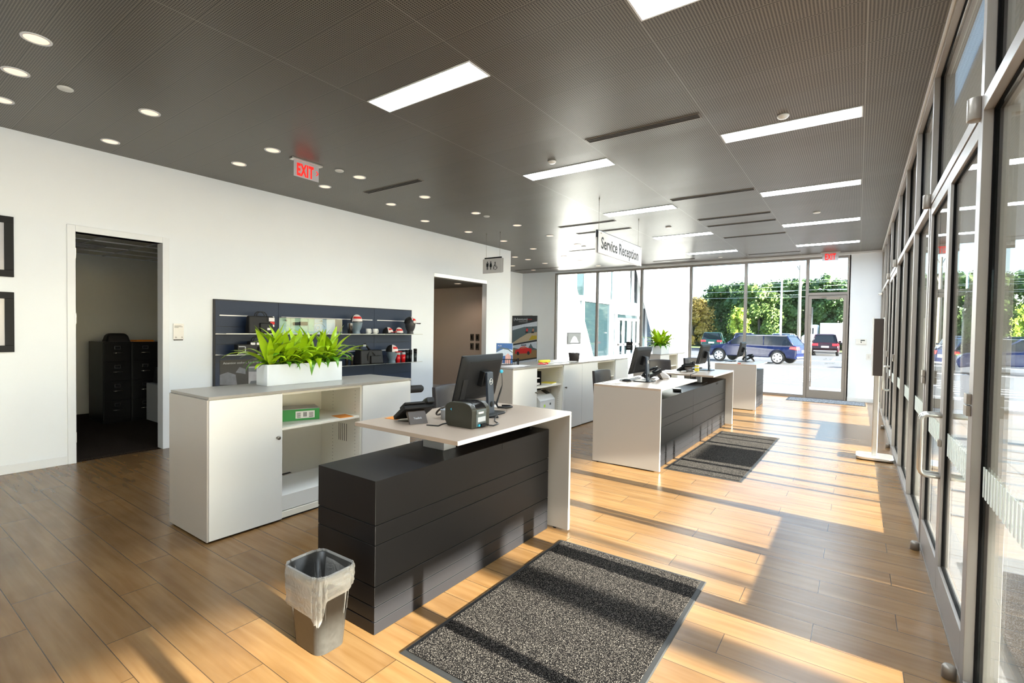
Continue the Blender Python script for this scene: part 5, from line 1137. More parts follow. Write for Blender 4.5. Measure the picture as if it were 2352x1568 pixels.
t = thing('gift_box', 'black and silver boxed gift set behind the left end of the planter', 'box', (XI, 3.22, S0)); b = mb(); b.box(-0.05, 0.05, -0.09, 0.09, 0, 0.125); b.build('carton', 'blk', t, 0.002); b = mb(); b.box(0.05, 0.052, -0.08, -0.0, 0.095, 0.105); b.box(0.05, 0.052, -0.08, 0.06, 0.01, 0.02); b.box(0.05, 0.052, 0.0, 0.01, 0.02, 0.10); b.build('silver_print', 'lgry', t)
t = bag('black camera bag behind the planter on the left lower shelf', 3.42, S0, 0.26, 0.14, 0.17); b = mb(); b.box(0.056, 0.06, -0.12, -0.06, 0.12, 0.15); b.box(0.056, 0.06, -0.04, 0.03, 0.12, 0.15); b.build('white_badge', 'paper', t)

# ================================================================ ALCOVE POSTERS
t = thing('banner_stand', 'tall portrait banner headed Adventure with mountain and red car pictures', 'banner', (-7.36, 11.0, 0), R(-4))
def PX(x): return x
b = mb(); b.box(-0.42, 0.42, 0.0, 0.02, 0.0, 1.90); b.build('banner_panel', 'p_darkp', t, 0.002)
b = mb(); b.box(-0.40, 0.40, -0.12, 0.12, 0, 0.02); b.build('foot_plate', 'blkm', t, 0.003)
b = mb()
def bp(mi, pts, d=0.001): b.m = mi; b.prism(pts, 'y', -d, 0.0)
w = 0.42
def yl(xx, z0): return z0 + (xx + w) * 0.19     # slanted band edges
bp(0, [(-w, 1.12), (w, 1.26), (w, 1.75), (-w, 1.61)]); bp(1, [(-w, 1.12), (w, 1.26), (w, 1.62), (0.0, 1.60), (-w, 1.50)], 0.0014); bp(2, [(-w, 1.12), (w, 1.27), (w, 1.47), (0.1, 1.42), (-0.15, 1.30), (-w, 1.15)], 0.0018); bp(3, [(0.15, 1.24), (w, 1.28), (w, 1.37), (0.25, 1.37)], 0.0022)
for cx, cz in ((0.08, 1.46), (0.28, 1.46)):
    bp(4, [(cx - 0.05, cz - 0.03), (cx + 0.05, cz - 0.02), (cx + 0.02, cz + 0.05), (cx - 0.03, cz + 0.04)], 0.0022); bp(5 if cx < 0.1 else 6, [(cx - 0.02, cz + 0.02), (cx + 0.04, cz + 0.02), (cx + 0.045, cz + 0.09), (cx - 0.01, cz + 0.10)], 0.0026)
    bp(4, [(cx - 0.005, cz + 0.10), (cx + 0.02, cz + 0.10), (cx + 0.02, cz + 0.13), (cx - 0.005, cz + 0.13)], 0.0026)
bp(0, [(-w, 0.66), (w, 0.80), (w, 1.22), (-w, 1.08)]); bp(7, [(-w, 0.66), (w, 0.80), (w, 1.0), (-w, 0.98)], 0.0014); bp(1, [(0.12, 1.0), (0.22, 1.16), (0.30, 1.05), (w, 1.02), (w, 0.98), (-w, 0.98), (-w, 1.03), (-0.2, 1.0)], 0.0014)
bp(5, [(-0.32, 0.86), (0.24, 0.90), (0.26, 1.02), (0.12, 1.04), (0.02, 1.08), (-0.10, 1.06), (-0.18, 1.0), (-0.30, 0.96)], 0.002); bp(6, [(0.10, 1.035), (0.02, 1.065), (-0.08, 1.05), (-0.13, 1.01)], 0.0024)
for cx, cz in ((-0.21, 0.875), (0.15, 0.90)): bp(4, [(cx + 0.045 * math.cos(2 * PI * k / 14), cz + 0.05 * math.sin(2 * PI * k / 14)) for k in range(14)], 0.0026)
bp(4, [(-0.12, 1.09), (0.08, 1.10), (0.07, 1.125), (-0.10, 1.115)], 0.0024)
bp(0, [(-w, 0.30), (w, 0.30), (w, 0.76), (-w, 0.62)]); bp(8, [(-w, 0.30), (w, 0.30), (w, 0.70), (0.1, 0.62), (-w, 0.50)], 0.0014); bp(4, [(-0.2, 0.30), (w, 0.30), (w, 0.62), (0.15, 0.56), (-0.1, 0.45)], 0.0018); bp(5, [(0.02, 0.34), (0.14, 0.36), (0.16, 0.50), (0.05, 0.48)], 0.0022)
b.build('printed_picture', ['p_cloud', 'p_hill', 'p_rock', 'p_ochre', 'p_darkp', 'p_redc', 'p_flesh', 'p_sand', 'p_sky'], t)
b = mb(); b.text('(Adventure)', 0.098, (-w + 0.04, -0.0, 1.775), (1, 0, 0), (0, 0, 1), 0.001); b.m = 1; b.text('Awaits', 0.055, (0.10, -0.0, 1.785), (1, 0, 0), (0, 0, 1), 0.001); b.m = 0; b.box(-0.20, 0.10, -0.001, 0, 1.735, 1.742)
b.build('lettering', ['acryl', 'redg'], t)
t = thing('banner_stand', 'plain dark brown panel standing behind the adventure banner', 'panel', (-7.62, 11.35, 0), R(-8)); b = mb(); b.box(-0.45, 0.3, 0, 0.03, 0, 1.92); b.build('panel_board', 'bronze', t, 0.002); b = mb(); b.box(-0.45, 0.3, -0.1, 0.13, 0, 0.015); b.build('foot_plate', 'blkm', t)
b = mb(); b.box(-0.10, 0.10, -0.004, 0, -0.12, 0.12); t = thing('window_notice', 'small black notice beside the furthest planter on the glass', 'notice', (-5.42, YF - 0.001, 1.10)); b.build('notice_card', 'ink', t)
b = mb(); b.box(-0.06, 0.06, -0.0048, -0.004, 0.0, 0.01); b.box(-0.06, 0.03, -0.0048, -0.004, -0.05, -0.04); b.build('lettering', 'lgry', t)

# ================================================================ OFFICE CONTENTS
def file_cab(label, y):
    t = thing('file_cabinet', label, 'file cabinet', (-9.2, y, 0), 0, 'black four drawer file cabinets in the office'); b = mb(); b.box(-0.68, -0.012, -0.175, 0.175, 0, 1.23); b.build('cabinet_body', 'blk', t, 0.004)
    for k in range(4):
        z = 0.06 + k * 0.29; b = mb(); b.box(-0.012, 0.0, -0.165, 0.165, z, z + 0.28); d = b.build('drawer', 'blk', t, 0.003)
        m = smb(); m.tube([(0.0, -0.06, z + 0.135), (0.022, -0.055, z + 0.135), (0.022, 0.055, z + 0.135), (0.0, 0.06, z + 0.135)], 0.006, 6); m.build('drawer_pull', 'steel', d)
        b = mb(); 
        for a in ((-0.038, 0.038, 0, 0.006), (-0.038, 0.038, 0.044, 0.05), (-0.038, -0.032, 0.006, 0.044), (0.032, 0.038, 0.006, 0.044)): b.box(0, 0.004, a[0], a[1], z + 0.19 + a[2], z + 0.19 + a[3])
        b.build('label_holder', 'steel', d)
    return t
file_cab('black four drawer file cabinet in the office, leftmost', 2.625); file_cab('black four drawer file cabinet in the office, right of the first', 2.98); file_cab('black four drawer file cabinet half hidden by the office door jamb', 3.335)
t = thing('drawer_pedestal', 'small white drawer unit at the right side of the office doorway', 'drawer unit', (-8.50, 3.13, 0)); b = mb(); b.box(-0.5, -0.012, -0.2, 0.25, 0.03, 0.60); b.build('body', 'lgry', t, 0.004)
for z, h in ((0.05, 0.22), (0.28, 0.14), (0.43, 0.16)): b = mb(); b.box(-0.012, 0, -0.19, 0.24, z, z + h - 0.01); d = b.build('drawer', 'lgry', t, 0.003); m = smb(); m.ball((0.006, -0.05, z + h / 2), 0.012, 8, 6); m.build('knob', 'steel', d)
for sx in (-0.45, -0.06):
    for sy in (-0.15, 0.2): m = smb(); m.cyl((sx, sy, 0), 0.02, 0.03, n=10); m.build('foot', 'blkm', t)
t = thing('desk_printer', 'black printer with papers on the white drawer unit in the office', 'printer', (-8.76, 3.17, 0.601)); b = mb(); b.frust((-0.18, 0.2, -0.18, 0.2), 0, (-0.16, 0.17, -0.16, 0.18), 0.24); b.build('housing', 'blk', t, 0.01); b = mb(); b.X = XF((0, 0, 0.245), rx=0.1); b.box(-0.1, 0.15, -0.12, 0.1, 0, 0.012); b.build('paper_stack', 'paper', t)
m = smb(); m.grid(lambda u, v: (-0.11 + 0.22 * u, -0.15 + 0.3 * v, 0.13 * (1 - (2 * u - 1) ** 4) ** 0.5 * (1 - (2 * v - 1) ** 6) ** 0.5), 14, 16); tag(m.build('hard_case', 'bag', None, 0, (-9.45, 2.68, 1.2305)), 'dark rounded case on top of the leftmost office file cabinet', 'case')
b = mb(); b.box(-0.10, 0.10, -0.14, 0.14, 0, 0.012); b.X = XF((0, 0, 0.012), rz=0.15); b.box(-0.09, 0.09, -0.12, 0.12, 0, 0.014); tag(b.build('paper_stack', 'orange', None, 0, (-9.4, 3.0, 1.2305)), 'orange folders lying on the second office file cabinet', 'folders')

# ================================================================ OUTSIDE
G = -0.15
b = mb(); b.box(-160, 160, 16.5, 320, G - 0.1, G); b.box(5.0, 160, -60, 16.5, G - 0.1, G); struct('ground_asphalt', b, 'asphalt')
b = mb(); b.box(0.52, 4.95, -40, 16.3, G - 0.1, -0.003); b.box(-8.0, 0.52, YF + 0.12, 16.3, G - 0.1, -0.003); struct('ground_sidewalk', b, 'conc')
b = mb(); b.box(-8.0, 5.1, 16.3, 16.45, G - 0.05, 0.0); b.box(4.95, 5.1, -40, 16.3, G - 0.05, 0.0); struct('ground_curb', b, 'curb')
b = mb(); b.box(-60, 30, 57.6, 62.5, G, G + 0.05); tag(b.build('lawn', 'grass'), 'strip of sunlit lawn beyond the parked cars', 'lawn', None, 'stuff')
b = mb()
for k in range(7):
    y = 19.0 + k * 0.9; b.prism([(-3.9 + 0.25 * k, y), (-1.6 + 0.1 * k, y), (-1.5 + 0.1 * k, y + 0.22), (-3.8 + 0.25 * k, y + 0.22)], 'z', G, G + 0.004)
for k in range(4): b.box(-7 + 2.8 * k, -6.88 + 2.8 * k, 38, 43.5, G, G + 0.004)
for y in (29.0, 36.5): b.box(-12, 4, y, y + 0.5, G, G + 0.004)
tag(b.build('painted_lines', 'line'), 'white painted hatching and bay lines on the car park', 'road marking')
# unseen canopy added beside the glass wall to cast its shade into the room
cn = thing('added_shade_canopy', 'deep flat canopy, unseen, added outside the glass wall to shade the room', 'canopy', (0.62, 0, 0))
b = mb(); b.box(0, 12.1, -14, YF + 0.2, 3.46, 3.75); b.build('shade_roof', 'soffit', cn)
for x, y, r in ((9.3, 2.13, 0.13), (9.3, -4.0, 0.13), (9.3, 9.5, 0.13)): m = smb(); m.cyl((x, y, -0.1), r, 3.57, n=18); m.build('shade_column', 'extw', cn)  # columns added with the canopy, for the soft shadow band on the near mat
m = smb(); m.cyl((10.8, 2.85, G), 0.04, 3.2, n=12); tag(m.build('shadow_post', 'alu'), 'thin steel post added outside the glass wall to cast a soft shadow stripe', 'post')  # unseen post, added for one thin soft shadow stripe indoors
tt_ = thing('shadow_table', 'tall square steel table added outside to cast shade on the middle mat', 'table', (2.6, 6.35, -0.003))  # invented table, its top throws the blurred dark block on the middle mat
b = mb(); b.box(-0.3, 0.3, -0.45, 0.45, 0.87, 0.90); b.build('tabletop', 'bronze', tt_, 0.004)
b = mb(); b.box(-0.04, 0.04, -0.04, 0.04, 0.012, 0.87); b.box(-0.25, 0.25, -0.25, 0.25, 0, 0.012); b.build('pedestal', 'bronze', tt_, 0.002)
for i, (yy_, hh_) in enumerate(((5.45, 1.35), (7.62, 1.35), (8.45, 1.35), (9.05, 1.35), (11.4, 1.35))):  # invented posts, added for the narrow shadow stripes across the floor
    m = smb(); m.cyl((0, 0, 0), 0.028, hh_, n=12); m.ball((0, 0, hh_), 0.028, 10, 6); o = m.build('stripe_shadow_post', 'alu'); o.location = (2.5, yy_, -0.003)
    tag(o, 'slim steel post added outside the glass wall to cast a floor stripe, %s from the near end' % ordw[i], 'post', 'slim posts added outside the glass wall for shadow stripes')
# white wing of the building with slanted walls
def wing():
    t = thing('white_building_wing', 'white clad building wing with slanted wall edges beyond the far windows', 'building', (-8.0, 14, 0)); x0, x1 = -0.25, 0.0
    b = mb(); b.prism([(-0.35, G), (3.0, G), (-0.1, 5.2), (-0.35, 5.2)], 'x', x0, x1); b.build('near_wall', 'siding', t)
    b = mb(); b.prism([(10.9, G), (15.0, G), (15.0, 5.2), (6.85, 5.2)], 'x', x0, x1); b.build('far_wall', 'siding', t)
    b = mb(); b.prism([(10.7, G), (10.92, G), (6.87, 5.2), (6.65, 5.2)], 'x', x0, x1 + 0.06); b.build('slanted_trim', 'extw', t)
    b = mb(); b.box(-1.2, -0.25, 14.9, 15.0, G, 5.2); b.box(-1.2, 0.05, -0.35, 15.0, 5.2, 5.35); b.build('roof_edge', 'extw', t)
    b = mb(); b.box(-1.25, -0.75, 0, 15, G, G + 0.1); 
    b.build('base_kerb', 'curb', t)
    return t
wing()
t = thing('glazed_entrance', 'white framed glazed entrance recessed between the slanted white walls', 'entrance', (-8.62, 16, 0))
b = mb(); b.box(-0.03, -0.02, -1.8, 8.6, G, 5.1); b.build('glass_wall', 'fglass', t)
b = mb()
for y in (-0.4, 0.86, 3.42, 3.62, 4.0, 6.6, 7.7): b.box(-0.02, 0.06, y - 0.06, y + 0.06, G, 2.65)
b.box(-0.02, 0.07, -1.8, 8.6, 2.66, 2.86); b.box(-0.02, 0.07, 3.6, 6.7, 2.28, 2.66); b.box(-0.02, 0.05, -1.8, 8.6, G, 0.5); b.build('white_frame', 'extw', t)
b = mb()
for y0, y1 in ((0.86, 2.8), (2.95, 3.35), (3.5, 4.2), (4.75, 5.5), (5.65, 6.0), (6.4, 8.4), (-1.7, 0.3)): b.box(-0.02, 0.03, y0 + 0.12, y1, 2.86, 5.1)
b.build('upper_panel', 'extw', t)
b = mb(); b.box(-0.02, 0.04, 4.25, 4.7, 2.86, 5.1); b.box(-0.02, 0.04, 2.8, 2.95, 2.86, 5.1); b.build('green_glass_strip', 'palegreen', t)
for y0 in (4.06, 5.33):
    d = mb(); 
    for a in ((0, 1.2, 0.0, 0.12), (0, 1.2, 1.0, 1.1), (0, 1.2, 2.12, 2.22), (0, 0.12, 0.12, 2.12), (1.08, 1.2, 0.12, 2.12), (0.52, 0.64, 0.12, 2.12)): d.box(0.06, 0.12, y0 + a[0], y0 + a[1], G + a[2] + 0.05, G + a[3] + 0.05)
    d.build('white_door', 'extw', t, 0.003)
m = smb(); m.tube([(0.16, 5.18, 0.9), (0.16, 5.18, 1.8)], 0.02, 8); m.build('door_pull', 'bronze', t)
t = thing('drop_box_window', 'small dark square opening in the near white wall outside', 'wall opening', (-7.99, 15.0, 1.265)); b = mb(); b.box(0, 0.03, -0.48, 0.48, -0.20, 0.20); b.build('frame', 'blkm', t); b = mb(); b.box(0.03, 0.032, -0.44, 0.44, -0.16, 0.16); b.build('dark_glass', 'ink', t)
m = smb(); m.grid(lambda u, v: (0.034, -0.3 + 0.6 * u, -0.15 + 0.22 * math.sin(PI * u) * v), 14, 4); m.build('dark_curve', 'pp3', t)
# bollards
for i, (x, y, lab) in enumerate(((-14.6, 52, 'white square post left of the dark green car'), (-15.4, 50, 'white square post at the edge of the second window bay'))):
    b = mb(); b.box(-0.22, 0.22, -0.22, 0.22, G, 2.0); tag(b.build('white_post', 'extw', None, 0.02, (x, y, 0)), lab, 'post', 'white posts in the car park')
# poles
m = smb(); m.tube([(0, 0, G), (0, 0, 8.6)], [0.10, 0.05], 10); m.tube([(0, 0, 8.4), (-0.5, 0, 8.7)], 0.04, 8); tag(m.build('lamp_post', 'extw', None, 0, (-5.25, 46, 0)), 'slim white lamp post standing before the trees', 'lamp post')
t = thing('utility_pole', 'wooden utility pole with cross arms right of the lamp post', 'utility pole', (-4.45, 52, 0)); m = smb(); m.tube([(0, 0, G), (0, 0, 7.9)], [0.17, 0.11], 10); m.build('pole', pm('weathered_wood', (0.42, 0.33, 0.24), 0.8, var=0.3), t)
m = smb(); m.tube([(-0.25, 0, 7.8), (0, 0, 7.2), (0.25, 0, 7.8)], 0.04, 6); m.tube([(0, 0.1, 5.7), (0.15, 0.1, 6.4)], 0.09, 8); m.build('cross_arm', 'knob', t)
for i, (z0, lab) in enumerate(((6.6, 'upper thin overhead cable in front of the trees'), (5.9, 'middle thin overhead cable in front of the trees'), (5.3, 'lowest thin overhead cable in front of the trees'))):
    m = smb(); m.tube([(-30 + 2.5 * k, 52.3, z0 + 0.5 * ((k - 10) / 10) ** 2 - 0.3) for k in range(21)], 0.012, 5); tag(m.build('overhead_cable', 'lgry'), lab, 'cable', 'overhead cables')
# trailer and truck
t = thing('box_trailer', 'long white box trailer parked before the trees', 'trailer', (-0.9, 54, G)); b = mb(); b.box(-1.95, 3.5, -1.2, 1.2, 1.0, 2.75); b.build('box', 'extw', t, 0.02); b = mb(); b.box(-1.9, 3.4, -1.0, 1.0, 0.8, 1.0); b.build('chassis', 'blkm', t)
for x in (1.8, 2.7): m = smb(); m.lathe([(0.42, -1.1), (0.42, 1.1)], (x, 0, 0.42), 18, 'y'); m.build('wheels', 'blkm', t)
t = thing('truck_cab', 'white truck cab left of the long trailer', 'truck', (-3.55, 54, G)); b = mb(); b.prism([(-0.75, 0.5), (0.5, 0.5), (0.5, 2.6), (-0.3, 2.6), (-0.5, 1.7), (-0.75, 1.5)], 'y', -1.1, 1.1); b.build('cab_body', 'extw', t, 0.04); b = mb(); b.prism([(-0.40, 1.75), (0.2, 1.75), (0.2, 2.3), (-0.27, 2.3)], 'y', -1.115, -1.1); b.build('side_window', 'screen', t); m = smb(); m.lathe([(0.42, -1.05), (0.42, 1.05)], (-0.1, 0, 0.42), 18, 'y'); m.build('wheels', 'blkm', t)

# ---- cars
M['tyre'] = pm('black_tyre_rubber', (0.012, 0.012, 0.013), 0.8); M['rim'] = pm('silver_alloy', (0.62, 0.62, 0.64), 0.25, metal=0.7, var=0.03)
M['cglass'] = pm('tinted_car_glass', (0.010, 0.014, 0.02), 0.12, var=0.1, spec=0.15); M['tail'] = pm('red_tail_lamp', (0.65, 0.015, 0.02), 0.2); M['hlamp'] = pm('clear_head_lamp', (0.7, 0.72, 0.75), 0.1)
def car(name, label, x, y, heading, L=4.9, Wd=1.95, Hc=1.66, paint=(0.02, 0.04, 0.2), grp='parked cars outside', plate=True):
    # front at local +x, origin under centre
    pt = pm('car_paint_%s' % label[:14].replace(' ', '_'), paint, 0.28, metal=0.0, var=0.02, coat=0.08, spec=0.3)
    t = thing(name, label, 'car', (x, y, G), heading, grp); h = L / 2; hw = Wd / 2; wr = 0.36; fx, rx = h - 0.93, -h + 0.98
    def archp(cx, r=0.43): return [(cx + r * math.cos(a), 0.36 + r * math.sin(a)) for a in [PI * k / 10 for k in range(11)]]
    low = [(h - 0.10, 0.28)]; low += [(h, 0.55), (h - 0.06, 0.78), (h - 0.25, 0.92), (h - 1.25, 1.06), (-h + 0.35, 1.10), (-h + 0.06, 1.0), (-h, 0.62), (-h + 0.10, 0.30)]
    rear = [(p[0], max(0.28, p[1])) for p in reversed(archp(rx))]; front = [(p[0], max(0.28, p[1])) for p in reversed(archp(fx))]
    prof = low + rear + front
    b = mb(); n = len(prof); ys = [(-hw, 0.0), (-hw + 0.06, 1), (hw - 0.06, 1), (hw, 0.0)]
    vs = []
    for yv, k in ((-hw, 0), (hw, 0)):
        for p in prof:
            ins = 0.10 * max(0, (p[1] - 0.75)) / 0.35 + 0.10 * max(0, abs(p[0]) - h + 0.5) / 0.5
            vs.append((p[0], yv + (ins if yv < 0 else -ins), p[1]))
    fs = [tuple(range(n)), tuple(range(2 * n - 1, n - 1, -1))] + [((i + 1) % n, i, n + i, n + (i + 1) % n) for i in range(n)]
    b.add(vs, fs); b.build('body_shell', pt, t, 0.05, seg=3)
    # greenhouse
    zb, zt = 1.04, Hc - 0.03; A = (h - 1.30, -h + 0.22); B = (h - 2.05, -h + 0.62); wb, wt = hw - 0.11, hw - 0.30
    b = mb(); b.add([(A[1], -wb, zb), (A[0], -wb, zb), (A[0], wb, zb), (A[1], wb, zb), (B[1], -wt, zt), (B[0], -wt, zt), (B[0], wt, zt), (B[1], wt, zt)], [(0, 3, 2, 1), (4, 5, 6, 7), (0, 1, 5, 4), (1, 2, 6, 5), (2, 3, 7, 6), (3, 0, 4, 7)]); b.build('windows', 'cglass', t, 0.02)
    b = mb(); b.frust((B[1] - 0.06, B[0] + 0.06, -wt - 0.02, wt + 0.02), zt - 0.02, (B[1] + 0.15, B[0] - 0.25, -wt + 0.12, wt - 0.12), Hc + 0.03); b.build('roof', pt, t, 0.02)
    m = smb()
    for s2 in (-1, 1):
        for u0, u1 in ((A[0], B[0]), (A[1], B[1]), (0.35, 0.22), (-0.85, -0.78)): m.tube([(u0, s2 * (wb + 0.0), zb), (u1, s2 * (wt + 0.0), zt)], 0.035 if u0 in A else 0.03, 6)
    m.build('pillars', pt, t)
    m = smb()
    for s2 in (-1, 1): m.tube([(B[0] + 0.05, s2 * (wt + 0.01), zt + 0.01), (B[1] - 0.02, s2 * (wt + 0.01), zt + 0.01)], 0.018, 6)
    m.build('roof_rail', 'alu', t)
    for cx in (fx, rx):
        for s2 in (-1, 1):
            m = smb(); y0 = s2 * (hw - 0.24); y1 = s2 * (hw - 0.02); m.lathe([(0.2, 0.0), (wr - 0.03, 0.0), (wr, 0.04), (wr, 0.18), (wr - 0.03, 0.22), (0.24, 0.22)], (cx, min(y0, y1), wr), 24, 'y'); w_ = m.build('wheel', 'tyre', t)
            m = mb(); yo = y1 + s2 * 0.004
            for k in range(6):
                a = 2 * PI * k / 6; c_, s_ = math.cos(a), math.sin(a); pts = [(0.03, -0.035), (0.235, -0.06), (0.235, 0.06), (0.03, 0.035)]
                m.prism([(cx + p[0] * c_ - p[1] * s_, wr + p[0] * s_ + p[1] * c_) for p in pts], 'y', min(yo, yo - s2 * 0.03), max(yo, yo - s2 * 0.03))
            m.lathe([(0.225, -0.02), (0.255, -0.02), (0.255, 0.01), (0.225, 0.01), (0.225, -0.02)], (cx, yo, wr), 24, 'y'); m.lathe([(0, -0.01), (0.05, -0.01), (0.05, 0.01), (0, 0.01)], (cx, yo, wr), 12, 'y'); m.build('rim', 'rim', w_)
    for s2 in (-1, 1):
        b = mb(); ya, yb = sorted((s2 * (hw - 0.10), s2 * (hw - 0.48))); b.box(h - 0.20, h - 0.035, ya, yb, 0.68, 0.84); b.build('head_lamp', 'hlamp', t, 0.03)
        b = mb(); ya, yb = sorted((s2 * (hw - 0.04), s2 * (hw - 0.50))); b.prism([(-h + 0.0, 0.80), (-h + 0.40, 0.86), (-h + 0.36, 0.98), (-h + 0.03, 0.99)], 'y', ya, yb); b.build('tail_lamp', 'tail', t, 0.02)
        b = mb(); ya, yb = sorted((s2 * (hw - 0.06), s2 * (hw + 0.14))); b.box(A[0] - 0.35, A[0] - 0.23, ya, yb, 1.05, 1.19); b.build('mirror', pt, t, 0.03)
    b = mb(); b.box(-h - 0.012, -h + 0.06, -hw + 0.2, hw - 0.2, 0.36, 0.44); b.box(h - 0.06, h - 0.01, -hw + 0.3, hw - 0.3, 0.42, 0.70); b.build('bumper_trim', 'alu', t, 0.01)
    if plate: b = mb(); b.box(-h - 0.012, -h + 0.03, -0.26, 0.26, 0.66, 0.80); b.build('number_plate', 'acryl', t, 0.004)
    return t
car('suv', 'dark blue estate style car crossing the car park, seen from its side', -4.98, 32.0, R(180 - 14), 5.25, 2.0, 1.60, (0.002, 0.006, 0.040))
car('suv', 'dark red car seen from behind through the glass exit door', -2.2, 48.5, R(92), 4.9, 1.95, 1.72, (0.02, 0.004, 0.008))
car('suv', 'dark green car with red tail lamps behind the blue car bonnet', -12.4, 54.3, R(98), 4.9, 2.05, 1.75, (0.008, 0.03, 0.028))
car('suv', 'black car mostly hidden behind the blue car, left one', -8.6, 50.0, R(95), 4.8, 1.9, 1.72, (0.008, 0.008, 0.03))
car('suv', 'silver grey car mostly hidden behind the blue car, right one', -5.2, 49.0, R(86), 4.8, 1.9, 1.72, (0.12, 0.15, 0.20))
car('sedan', 'pale blue grey car cut by the window mullion at the left', -16.6, 55.5, R(100), 4.6, 1.85, 1.5, (0.10, 0.13, 0.20))
0 and car('sedan', 'dark blue grey car nosed in beside the dark red car', -3.9, 46.5, R(20), 4.4, 1.8, 1.35, (0.06, 0.08, 0.13))
car('suv', 'blue parked car seen through the right hand glass wall', 6.2, 30.0, R(170), 4.9, 1.95, 1.62, (0.01, 0.02, 0.08))

# ---- trees
M['tl1'] = pm('oak_foliage', (0.034, 0.078, 0.014), 0.7, var=0.75, scale=0.7); M['tl2'] = pm('yellow_green_foliage', (0.065, 0.115, 0.014), 0.7, var=0.7, scale=0.8); M['tl3'] = pm('autumn_foliage', (0.22, 0.15, 0.02), 0.7, var=0.6, scale=1.0); M['tl4'] = pm('lime_foliage', (0.22, 0.30, 0.02), 0.6, var=0.4, scale=2)
M['bark'] = pm('tree_bark', (0.10, 0.08, 0.06), 0.9, var=0.3)
def tree(label, x, y, h, rad, mt, seed, nl=4200, low=0.12, ls=0.30, grp='broad trees beyond the car park'):
    rnd = random.Random(seed); t = thing('tree', label, 'tree', (x, y, G), 0, grp); th = h * 0.45
    m = smb(); m.tube([(0, 0, 0), (0.1, 0, th * 0.5), (0, 0, th)], [rad * 0.07 + 0.05, rad * 0.05 + 0.03, rad * 0.03 + 0.02], 8); m.build('trunk', 'bark', t)
    blobs = []
    for k in range(44):
        a = rnd.uniform(0, 2 * PI); zz = rnd.uniform(low, 0.97); rr = rad * math.sqrt(max(0.05, 1 - ((zz - 0.45) / 0.58) ** 2)) * rnd.uniform(0.35, 0.85)
        blobs.append((rr * math.cos(a), rr * math.sin(a) * 0.8, zz * h * 0.96, rad * rnd.uniform(0.18, 0.32)))
    m = smb()
    m.smooth = False
    for bx, by, bz, br in blobs[:40]:
        i0 = len(m.v); c0 = Vector((bx * 0.75, by * 0.75, min(bz, h - br))); m.ball(tuple(c0), br * 0.85, 12, 8)
        m.v[i0:] = [tuple(c0 + (Vector(p) - c0) * rnd.uniform(0.62, 1.12)) for p in m.v[i0:]]
    for k in range(nl):
        bx, by, bz, br = blobs[k % len(blobs)]; u = rnd.uniform(-1, 1); a = rnd.uniform(0, 2 * PI); q = math.sqrt(1 - u * u); r_ = br * rnd.uniform(0.75, 1.25)
        c = Vector((bx + q * math.cos(a) * r_, by + q * math.sin(a) * r_, bz + u * r_)); s = ls * rnd.uniform(0.6, 1.2)
        if c.z > h: c.z = h - rnd.uniform(0, 0.3)
        if c.z < 0.3: c.z = 0.3
        n = Vector((q * math.cos(a) + rnd.uniform(-0.7, 0.7), q * math.sin(a) + rnd.uniform(-0.7, 0.7), u + rnd.uniform(-0.4, 0.9))).normalized(); s1 = n.orthogonal().normalized() * s; s2 = n.cross(s1).normalized() * s
        m.add([tuple(c + s1 * 0.5), tuple(c + s2 * 0.35), tuple(c - s1 * 0.5), tuple(c - s2 * 0.35)], [(0, 1, 2, 3)])
    m.build('crown', mt, t); return t
tree('orange yellow autumn tree at the left end of the tree line', -17.0, 63, 6.5, 2.6, 'tl3', 1)
tree('small dark tree beside the autumn tree', -20.5, 66, 6.4, 2.8, 'tl1', 2)
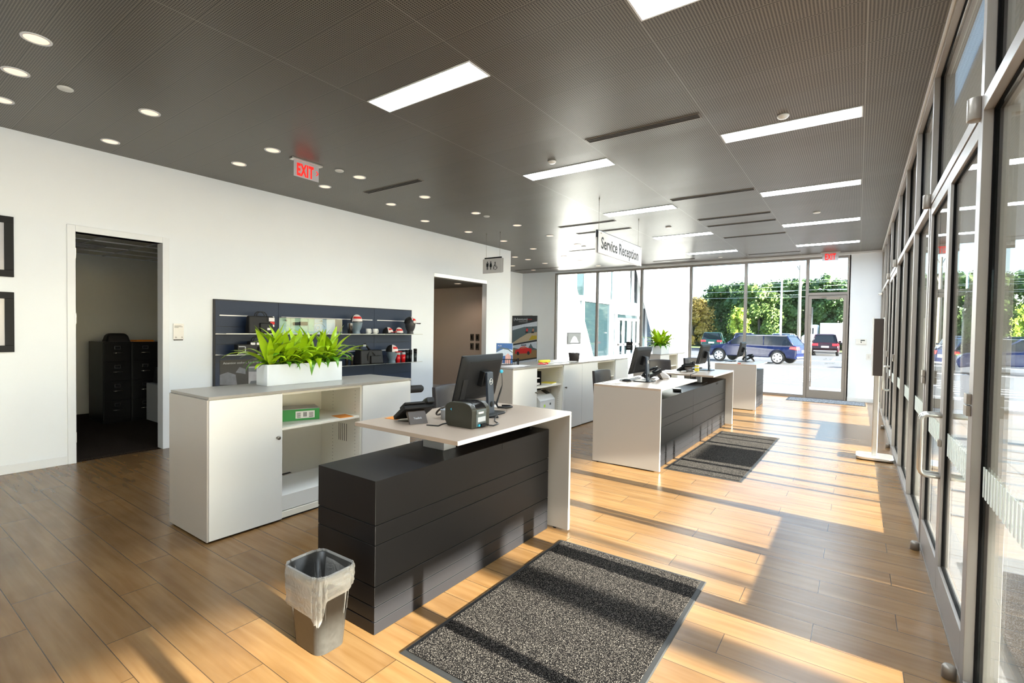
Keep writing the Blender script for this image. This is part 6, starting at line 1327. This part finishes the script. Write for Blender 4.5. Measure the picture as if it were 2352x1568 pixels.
specs = [(-14.2, 66, 7.9, 2.9, 'tl1', 'tall dark green tree right of the autumn tree'), (-11.2, 65, 8.1, 2.6, 'tl1', 'tall dark green tree behind the young lime tree'), (-9.3, 62, 7.7, 2.4, 'tl2', 'yellowish green tree just right of the second mullion'), (-7.3, 65, 8.1, 2.7, 'tl1', 'tall green tree left of the lamp post'), (-5.0, 66, 8.2, 2.5, 'tl1', 'tall green tree behind the utility pole'), (-2.9, 64, 8.4, 2.5, 'tl1', 'rounded green tree seen above the exit door'), (-0.6, 63, 7.2, 2.3, 'tl1', 'green tree behind the white trailer'), (1.8, 66, 8.6, 3.0, 'tl1', 'green tree behind the far right wall'), (5.2, 64, 8.8, 3.2, 'tl1', 'green tree seen through the glass wall, left one'), (9.5, 66, 8.6, 3.4, 'tl2', 'green tree seen through the glass wall, middle one'), (14.0, 64, 9.0, 3.6, 'tl1', 'green tree seen through the glass wall, right one')]
specs += [(-16.6, 70, 7.0, 2.8, 'tl1', 'dark tree filling the gap beside the autumn tree'), (-12.8, 71, 8.3, 3.0, 'tl1', 'rear dark tree behind the first window tree pair'), (-8.4, 71, 8.8, 3.0, 'tl1', 'rear dark tree behind the lamp post tree'), (-6.1, 71, 8.6, 2.8, 'tl1', 'rear dark tree left of the utility pole'), (-1.8, 71, 8.4, 2.8, 'tl1', 'rear dark tree behind the exit door tree')]
for i, (x, y, h, r, mt, lab) in enumerate(specs): tree(lab, x, y, h, r * 1.15, mt, 20 + i, 3600)
tree('young lime green tree on the lawn in front of the dark trees', -9.9, 53.5, 4.4, 1.25, 'tl4', 50, 1300, 0.40, 0.16, 'young trees on the lawn')
rnd = random.Random(4)
for i, (x0, x1, lab) in enumerate(((-27, -13, 'low dark hedge under the left hand trees'), (-13, -2, 'low dark hedge under the middle trees'), (-2, 18, 'low dark hedge under the right hand trees'))):
    m = mb()
    for k in range(5200):
        c = Vector((rnd.uniform(x0, x1), 67.5 + rnd.uniform(-0.6, 0.6), 0.1 + 2.6 * rnd.random() ** 0.8)); n = Vector((rnd.uniform(-1, 1), rnd.uniform(-1, 0.2), rnd.uniform(-0.6, 1))).normalized(); s1 = n.orthogonal().normalized() * 0.32; s2 = n.cross(s1)
        m.add([tuple(c + s1 * 0.6), tuple(c + s2 * 0.5), tuple(c - s1 * 0.6), tuple(c - s2 * 0.5)], [(0, 1, 2, 3)])
    m.box(x0, x1, 67.8, 68.6, G, 2.3); tag(m.build('hedge', 'tl1'), lab, 'hedge')
